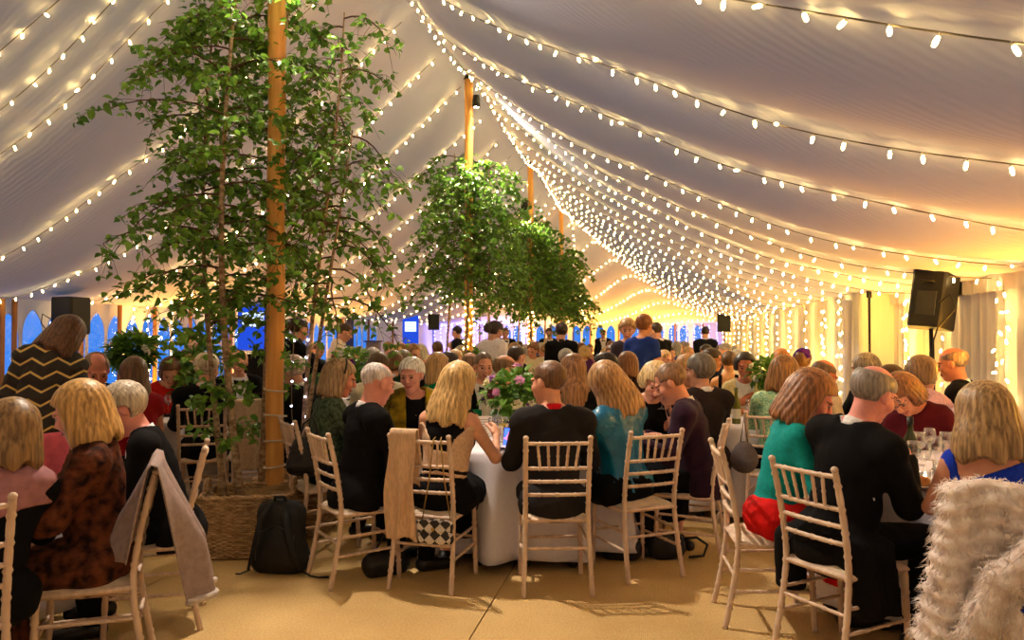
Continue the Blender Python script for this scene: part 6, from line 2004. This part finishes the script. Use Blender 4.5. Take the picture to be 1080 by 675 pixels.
def soft_bag(label, px, Z, w, d, h, mt, rz=0.0, z=0.0, handle=True, studs=False, cat='handbag', seed=1):
    x, y = pos(px, Z)
    t = thing('handbag', label, cat, (x, y, z), rz)
    sdf_object('bag_body', [Prim('c', (-w / 2 + d / 2, 0, d / 2), (w / 2 - d / 2, 0, d / 2), d / 2, d / 2, k=.05), Prim('c', (-w * .28, 0, h - d * .3), (w * .28, 0, h - d * .3), d * .3, d * .3, k=.08), Prim('e', (0, 0, h * .5), (w * .45, d * .45, h * .45), None, k=.06)], .011, mt, t,
               post=lambda F, P: np.maximum(F - .006 * wob(P, 28, seed), .002 - P[2]))
    if handle:
        b = MB(); b.tube([(w * .25 * math.cos(a), .02 * math.sin(a * 2), h * .85 + .12 * math.sin(a)) for a in np.linspace(0, PI, 14)], .008, 6); b.build('handle', mt, t)
    if studs:
        rd = random.Random(seed)
        for k in range(46):
            a = -PI / 2 + (k % 12 - 5.5) * .2; zz = .03 + h * .8 * (k // 12 + .5) / 4
            b = MB(); b.blob((w * .44 * math.cos(a) , d * .54 * math.sin(a) * (1 - .3 * zz / h), zz), (.004, .004, .004), 6, 4); b.build('stud', mat('silver', srgb(190, 186, 180), rough=.25, metal=.9), t)
    return t
LEA = mat('black_bag_leather', srgb(22, 20, 22), rough=.45, bump=.3, bscale=(60, 60, 60))
soft_bag('flat black bag under the white-haired man’s chair', 408, 5.05, .30, .12, .15, LEA, YAW + .5, handle=True, seed=2)
soft_bag('plain black bag under the teal-blouse chair', 655, 5.4, .26, .11, .15, LEA, YAW - .2, handle=False, seed=3)
soft_bag('black studded handbag with a curled strap beside the plum jacket', 702, 5.42, .24, .11, .17, LEA, YAW + .1, handle=False, studs=True, seed=4)
x, y = pos(733, 5.45)
b = MB(); b.tube([(-.12, 0, .14), (-.04, -.02, .15), (.03, -.03, .10), (.0, -.04, .03), (-.10, -.03, .02)], .010, 6); o = b.build('strap', LEA, bpy.data.objects['handbag.003'] if 'handbag.003' in bpy.data.objects else None)
if o.parent: o.location = (.24, -.02, 0)
# black leather handbag hung on the chair by the trunks
c2c = chair_of('pale wooden chair under the woman with sunglasses on her hair')
x, y = pos(326, 5.55)
t = thing('handbag', 'black leather shoulder bag hung from the chair next to the birch trunks', 'handbag', (x, y, .55), YAW + .3)
sdf_object('bag_body', [Prim('c', (-.09, 0, .06), (.09, 0, .06), .06, .06, k=.05), Prim('c', (-.06, 0, .22), (.06, 0, .22), .04, .04, k=.08), Prim('e', (0, 0, .13), (.13, .07, .13), None, k=.06)], .010, LEA, t, post=lambda F, P: F - .006 * wob(P, 28, 6))
b = MB(); b.tube([(-.08, 0, .22), (-.03, .01, .36), (.03, .02, .40), (.05, .01, .34), (.08, 0, .22)], .008, 6); b.build('strap', LEA, t)
x, y = pos(784, 6.0)
t = thing('handbag', 'soft grey pouch bag hanging behind the plum jacket', 'handbag', (x, y, .50), YAW)
sdf_object('bag_body', [Prim('c', (0, 0, .08), (0, 0, .17), .085, .05, k=.06), Prim('e', (0, 0, .10), (.10, .06, .10), None, k=.06)], .010, cloth('grey_suede', (96, 88, 92)), t)
b = MB(); b.tube([(-.03, 0, .2), (0, 0, .40), (.03, 0, .2)], .005, 5); b.build('strap', cloth('grey_suede', (96, 88, 92)), t)
# pink napkin in the white-haired woman's hands
hw = world(c3, (.10, .50, .80))
b = MB(); b.grid(lambda u, v: ((u - .5) * .16 + .01 * math.sin(v * 7), (v - .5) * .05 + .02 * math.sin(u * 8), .07 * v + .012 * math.sin(u * 11)), 18, 10)
o = b.build('napkin', cloth('pink_linen', (214, 120, 118)), None, (hw.x, hw.y, .762), c3['root'].rotation_euler[2])
sm = o.modifiers.new('thickness', 'SOLIDIFY'); sm.thickness = .008
tag(o, 'folded pink napkin in the hands of the woman in mustard shawl', 'napkin')

# ================================================================== sound, screens, stage things
PLA = mat('black_cabinet', srgb(24, 23, 22), rough=.55, scale=(60, 60, 60), bump=.2, bscale=(200, 200, 200))
GRL = mat('speaker_grille', srgb(40, 40, 38), rough=.5, metal=.3, scale=(300, 300, 300), bump=.6, bscale=(400, 400, 400))
def speaker(label, px, Z, zc, w, h, d, a, tilt=0.0, roll=0.0, cable=False, group='loudspeakers on poles'):
    x, y = pos(px, Z)
    t = thing('loudspeaker', label, 'loudspeaker', (x, y, 0), rz_of(a, px), group)
    M = Matrix.Translation((0, 0, zc)) @ Matrix.Rotation(roll, 4, 'Y') @ Matrix.Rotation(tilt, 4, 'X')
    b = MB(); b.M = M
    # trapezoid cabinet, front at +y
    X = w / 2; bk = w * .36; c = .02
    out = [(-X + c, d / 2), (-X, d / 2 - c), (-bk, -d / 2 + c), (-bk + c, -d / 2), (bk - c, -d / 2), (bk, -d / 2 + c), (X, d / 2 - c), (X - c, d / 2)]
    n = len(out); vs = []
    for zz, k in ((-h / 2, .96), (-h / 2 + c, 1), (h / 2 - c, 1), (h / 2, .96)):
        vs += [(p[0] * k, p[1] * k, zz) for p in out]
    fs = [tuple(range(n)), tuple(3 * n + i for i in range(n - 1, -1, -1))]
    for r in range(3):
        for i in range(n):
            j = (i + 1) % n; fs.append((r * n + j, r * n + i, (r + 1) * n + i, (r + 1) * n + j))
    b.add(vs, fs); b.build('cabinet', PLA, t, smooth=False)
    b = MB(); b.M = M; b.bbox((0, d / 2 + .004, 0), (w * .88, .012, h * .9), .004); b.build('grille', GRL, t, smooth=False)
    b = MB(); b.M = M; b.bbox((0, -d / 2 - .004, -h * .12), (w * .42, .012, h * .40), .004); b.build('amplifier_panel', mat('amp_panel', srgb(58, 58, 54), rough=.4, metal=.5), t, smooth=False)
    b = MB(); b.M = M; b.tube([(-w * .12, -d / 2, h * .22), (-w * .12, -d / 2 - .035, h * .24), (w * .12, -d / 2 - .035, h * .24), (w * .12, -d / 2, h * .22)], .012, 8); b.build('carry_handle', PLA, t)
    b = MB(); b.tube([(0, 0, .75), (0, 0, zc - h / 2 + .02)], .0175, 10); b.tube([(0, 0, .06), (0, 0, .9)], .021, 10); b.build('pole', PLA, t)
    for k in range(3):
        an = 2 * PI * k / 3 + .5
        b = MB(); b.tube([(.02 * math.cos(an), .02 * math.sin(an), .70), (.42 * math.cos(an), .42 * math.sin(an), .015)], .011, 8); b.build('leg', PLA, t)
    if cable:
        b = MB(); b.tube([(.10, -d / 2 - .01, zc - .05), (.20, -d / 2 - .06, zc + .02), (.24, -d / 2 - .04, zc - .10), (.10, -d / 2 - .05, zc - h * .48), (.03, -.05, zc - h * .7), (.03, -.03, .9)], .007, 6); b.build('cable', PLA, t)
    return t
speaker('black loudspeaker tilted on its pole by the yellow-lit curtain', 982, 7.0, 1.86, .38, .54, .27, 14, tilt=R(-8), roll=R(5), cable=True)
speaker('dark loudspeaker before the left window wall, cable dangling', 73, 10.6, 1.80, .38, .50, .36, 130, cable=True)
speaker('loudspeaker far off on a stand right of the blue banner', 457, 25.0, 1.98, .36, .50, .34, 175)
speaker('loudspeaker far off on a stand by the violet light drops', 764, 23.0, 1.93, .38, .54, .34, 185)
def banner(nm, label, px, Z, w, h, z0, fn):
    x, y = pos(px, Z)
    t = thing(nm, label, 'banner', (x, y, 0), YAW)
    b = MB(); b.bbox((0, 0, z0 - .04), (w + .04, .12, .08), .01); b.build('base', mat('silver', srgb(190, 186, 180), rough=.25, metal=.9), t, smooth=False)
    if z0 > .3:
        b = MB(); b.box((0, 0, z0 / 2 - .04), (w * .9, .3, z0 - .08)); b.build('plinth', INK, t, smooth=False)
    fn(t, w, h, z0)
def navy(t, w, h, z0):
    b = MB(); b.box((0, 0, z0 + h / 2), (w, .012, h)); b.build('panel', mat('navy_print', srgb(40, 40, 84), col2=srgb(66, 70, 120), scale=(3, 3, 3)), t, smooth=False)
    b = MB()
    for k in range(6): b.box((-.06, -.0075, z0 + h * (.86 - .06 * k)), (w * (.6 if k % 2 else .5), .002, .025))
    b.build('printed_lines', mat('print_white', srgb(200, 200, 216)), t, smooth=False)
def blue(t, w, h, z0):
    b = MB(); b.box((0, 0, z0 + h / 2), (w, .012, h)); b.build('panel', emis('backlit_blue', (.012, .05, .45), 1.3), t, smooth=False)
    b = MB(); b.box((0, -.0075, z0 + h * .66), (w * .70, .002, h * .30)); b.build('white_block', emis('backlit_white', (.62, .76, 1.0), 1.6), t, smooth=False)
    b = MB()
    for k in range(3): b.box((0, -.0095, z0 + h * (.74 - .08 * k)), (w * .42, .002, .02))
    b.build('printed_lines', emis('backlit_line', (.25, .42, .9), 1.2), t, smooth=False)
banner('pull_up_banner', 'dark navy printed banner standing at the stage side', 364, 22.0, .48, 1.20, 1.05, navy)
banner('pull_up_banner', 'bright blue backlit banner with a white block, beyond the stage', 433, 25.5, .52, 1.05, 1.15, blue)
banner('display_screen', 'glowing blue screen with a white block, seen through the birch leaves', 267, 15.5, .60, .92, 1.25, blue)
x, y = pos(394, 23.0)
t = thing('lectern', 'grey wooden lectern with sloping top on the stage', 'lectern', (x, y, .35), YAW)
b = MB(); b.box((0, 0, .50), (.36, .34, 1.0), taper=1.05); b.build('column', mat('grey_veneer', srgb(120, 108, 104)), t, smooth=False)
b = MB(); b.box((0, -.02, 1.03), (.48, .40, .05)); b.build('reading_top', mat('dark_veneer', srgb(60, 50, 48)), t, smooth=False)
b = MB(); b.box((0, 0, -.165), (1.4, 1.0, .36)); o = b.build('stage_plinth', INK, None, (x, y, .345), YAW, smooth=False)
tag(o, 'low black stage block under the lectern', 'stage')
# bar heater on the curtain, thin lamp stand, lamp on the third pole
x, y = pos(1014, 7.35)
t = thing('wall_heater', 'small black box lamp on the curtain right of the loudspeaker', 'lamp', (XR - .14, y, 1.96), R(90))
b = MB(); b.bbox((0, 0, 0), (.22, .12, .13), .012); b.build('housing', PLA, t, smooth=False)
b = MB(); b.box((0, .08, .02), (.05, .10, .05)); b.build('bracket', PLA, t, smooth=False)
b = MB(); b.bbox((0, -.062, -.01), (.18, .01, .09), .003); b.build('grille', GRL, t, smooth=False)
x, y = pos(917, 9.3)
t = thing('lamp_stand', 'thin black upright stand beside the pale curtain panel', 'stand', (x, y, 0), 0)
b = MB(); b.tube([(0, 0, 0.03), (0, 0, 2.0)], .015, 8); b.build('pole', PLA, t)
b = MB(); b.lathe([(0, 0), (.20, 0), (.20, .015), (.02, .03), (0, .03)], 20, cap=False); b.build('base', PLA, t)
b = MB(); b.lathe([(.03, 1.98), (.03, 2.06), (0, 2.07)], 10); b.build('finial', PLA, t)
t = thing('spot_lamp', 'small black spot lamp clamped to the third pole above the leaves', 'lamp', (KX - .12, POLE_Y[2] - .12, 4.55), 0)
b = MB(); b.lathe([(.05, .12), (.085, .02), (.09, -.16)], 14); b.build('housing', IRON, t)
b = MB(); b.tube([(.10, .10, .08), (0, .02, .12), (0, 0, .08)], .018, 6); b.build('clamp', IRON, t)
# pale lilac drape panel at the curtain return
o = curtain('pale_drape', 0, -.17, .17, ZE - .08, amp=.02, per=.09, along='x', seed=9)
o.location = (*pos(904, 9.9), 0)
o.data.materials[0] = wall_cloth('pale_drape_cloth', (214, 210, 226), 0.1)
sm = o.modifiers.new('thickness', 'SOLIDIFY'); sm.thickness = .006
tag(o, 'pale lilac drape hanging at the corner of the yellow curtains', 'curtain')
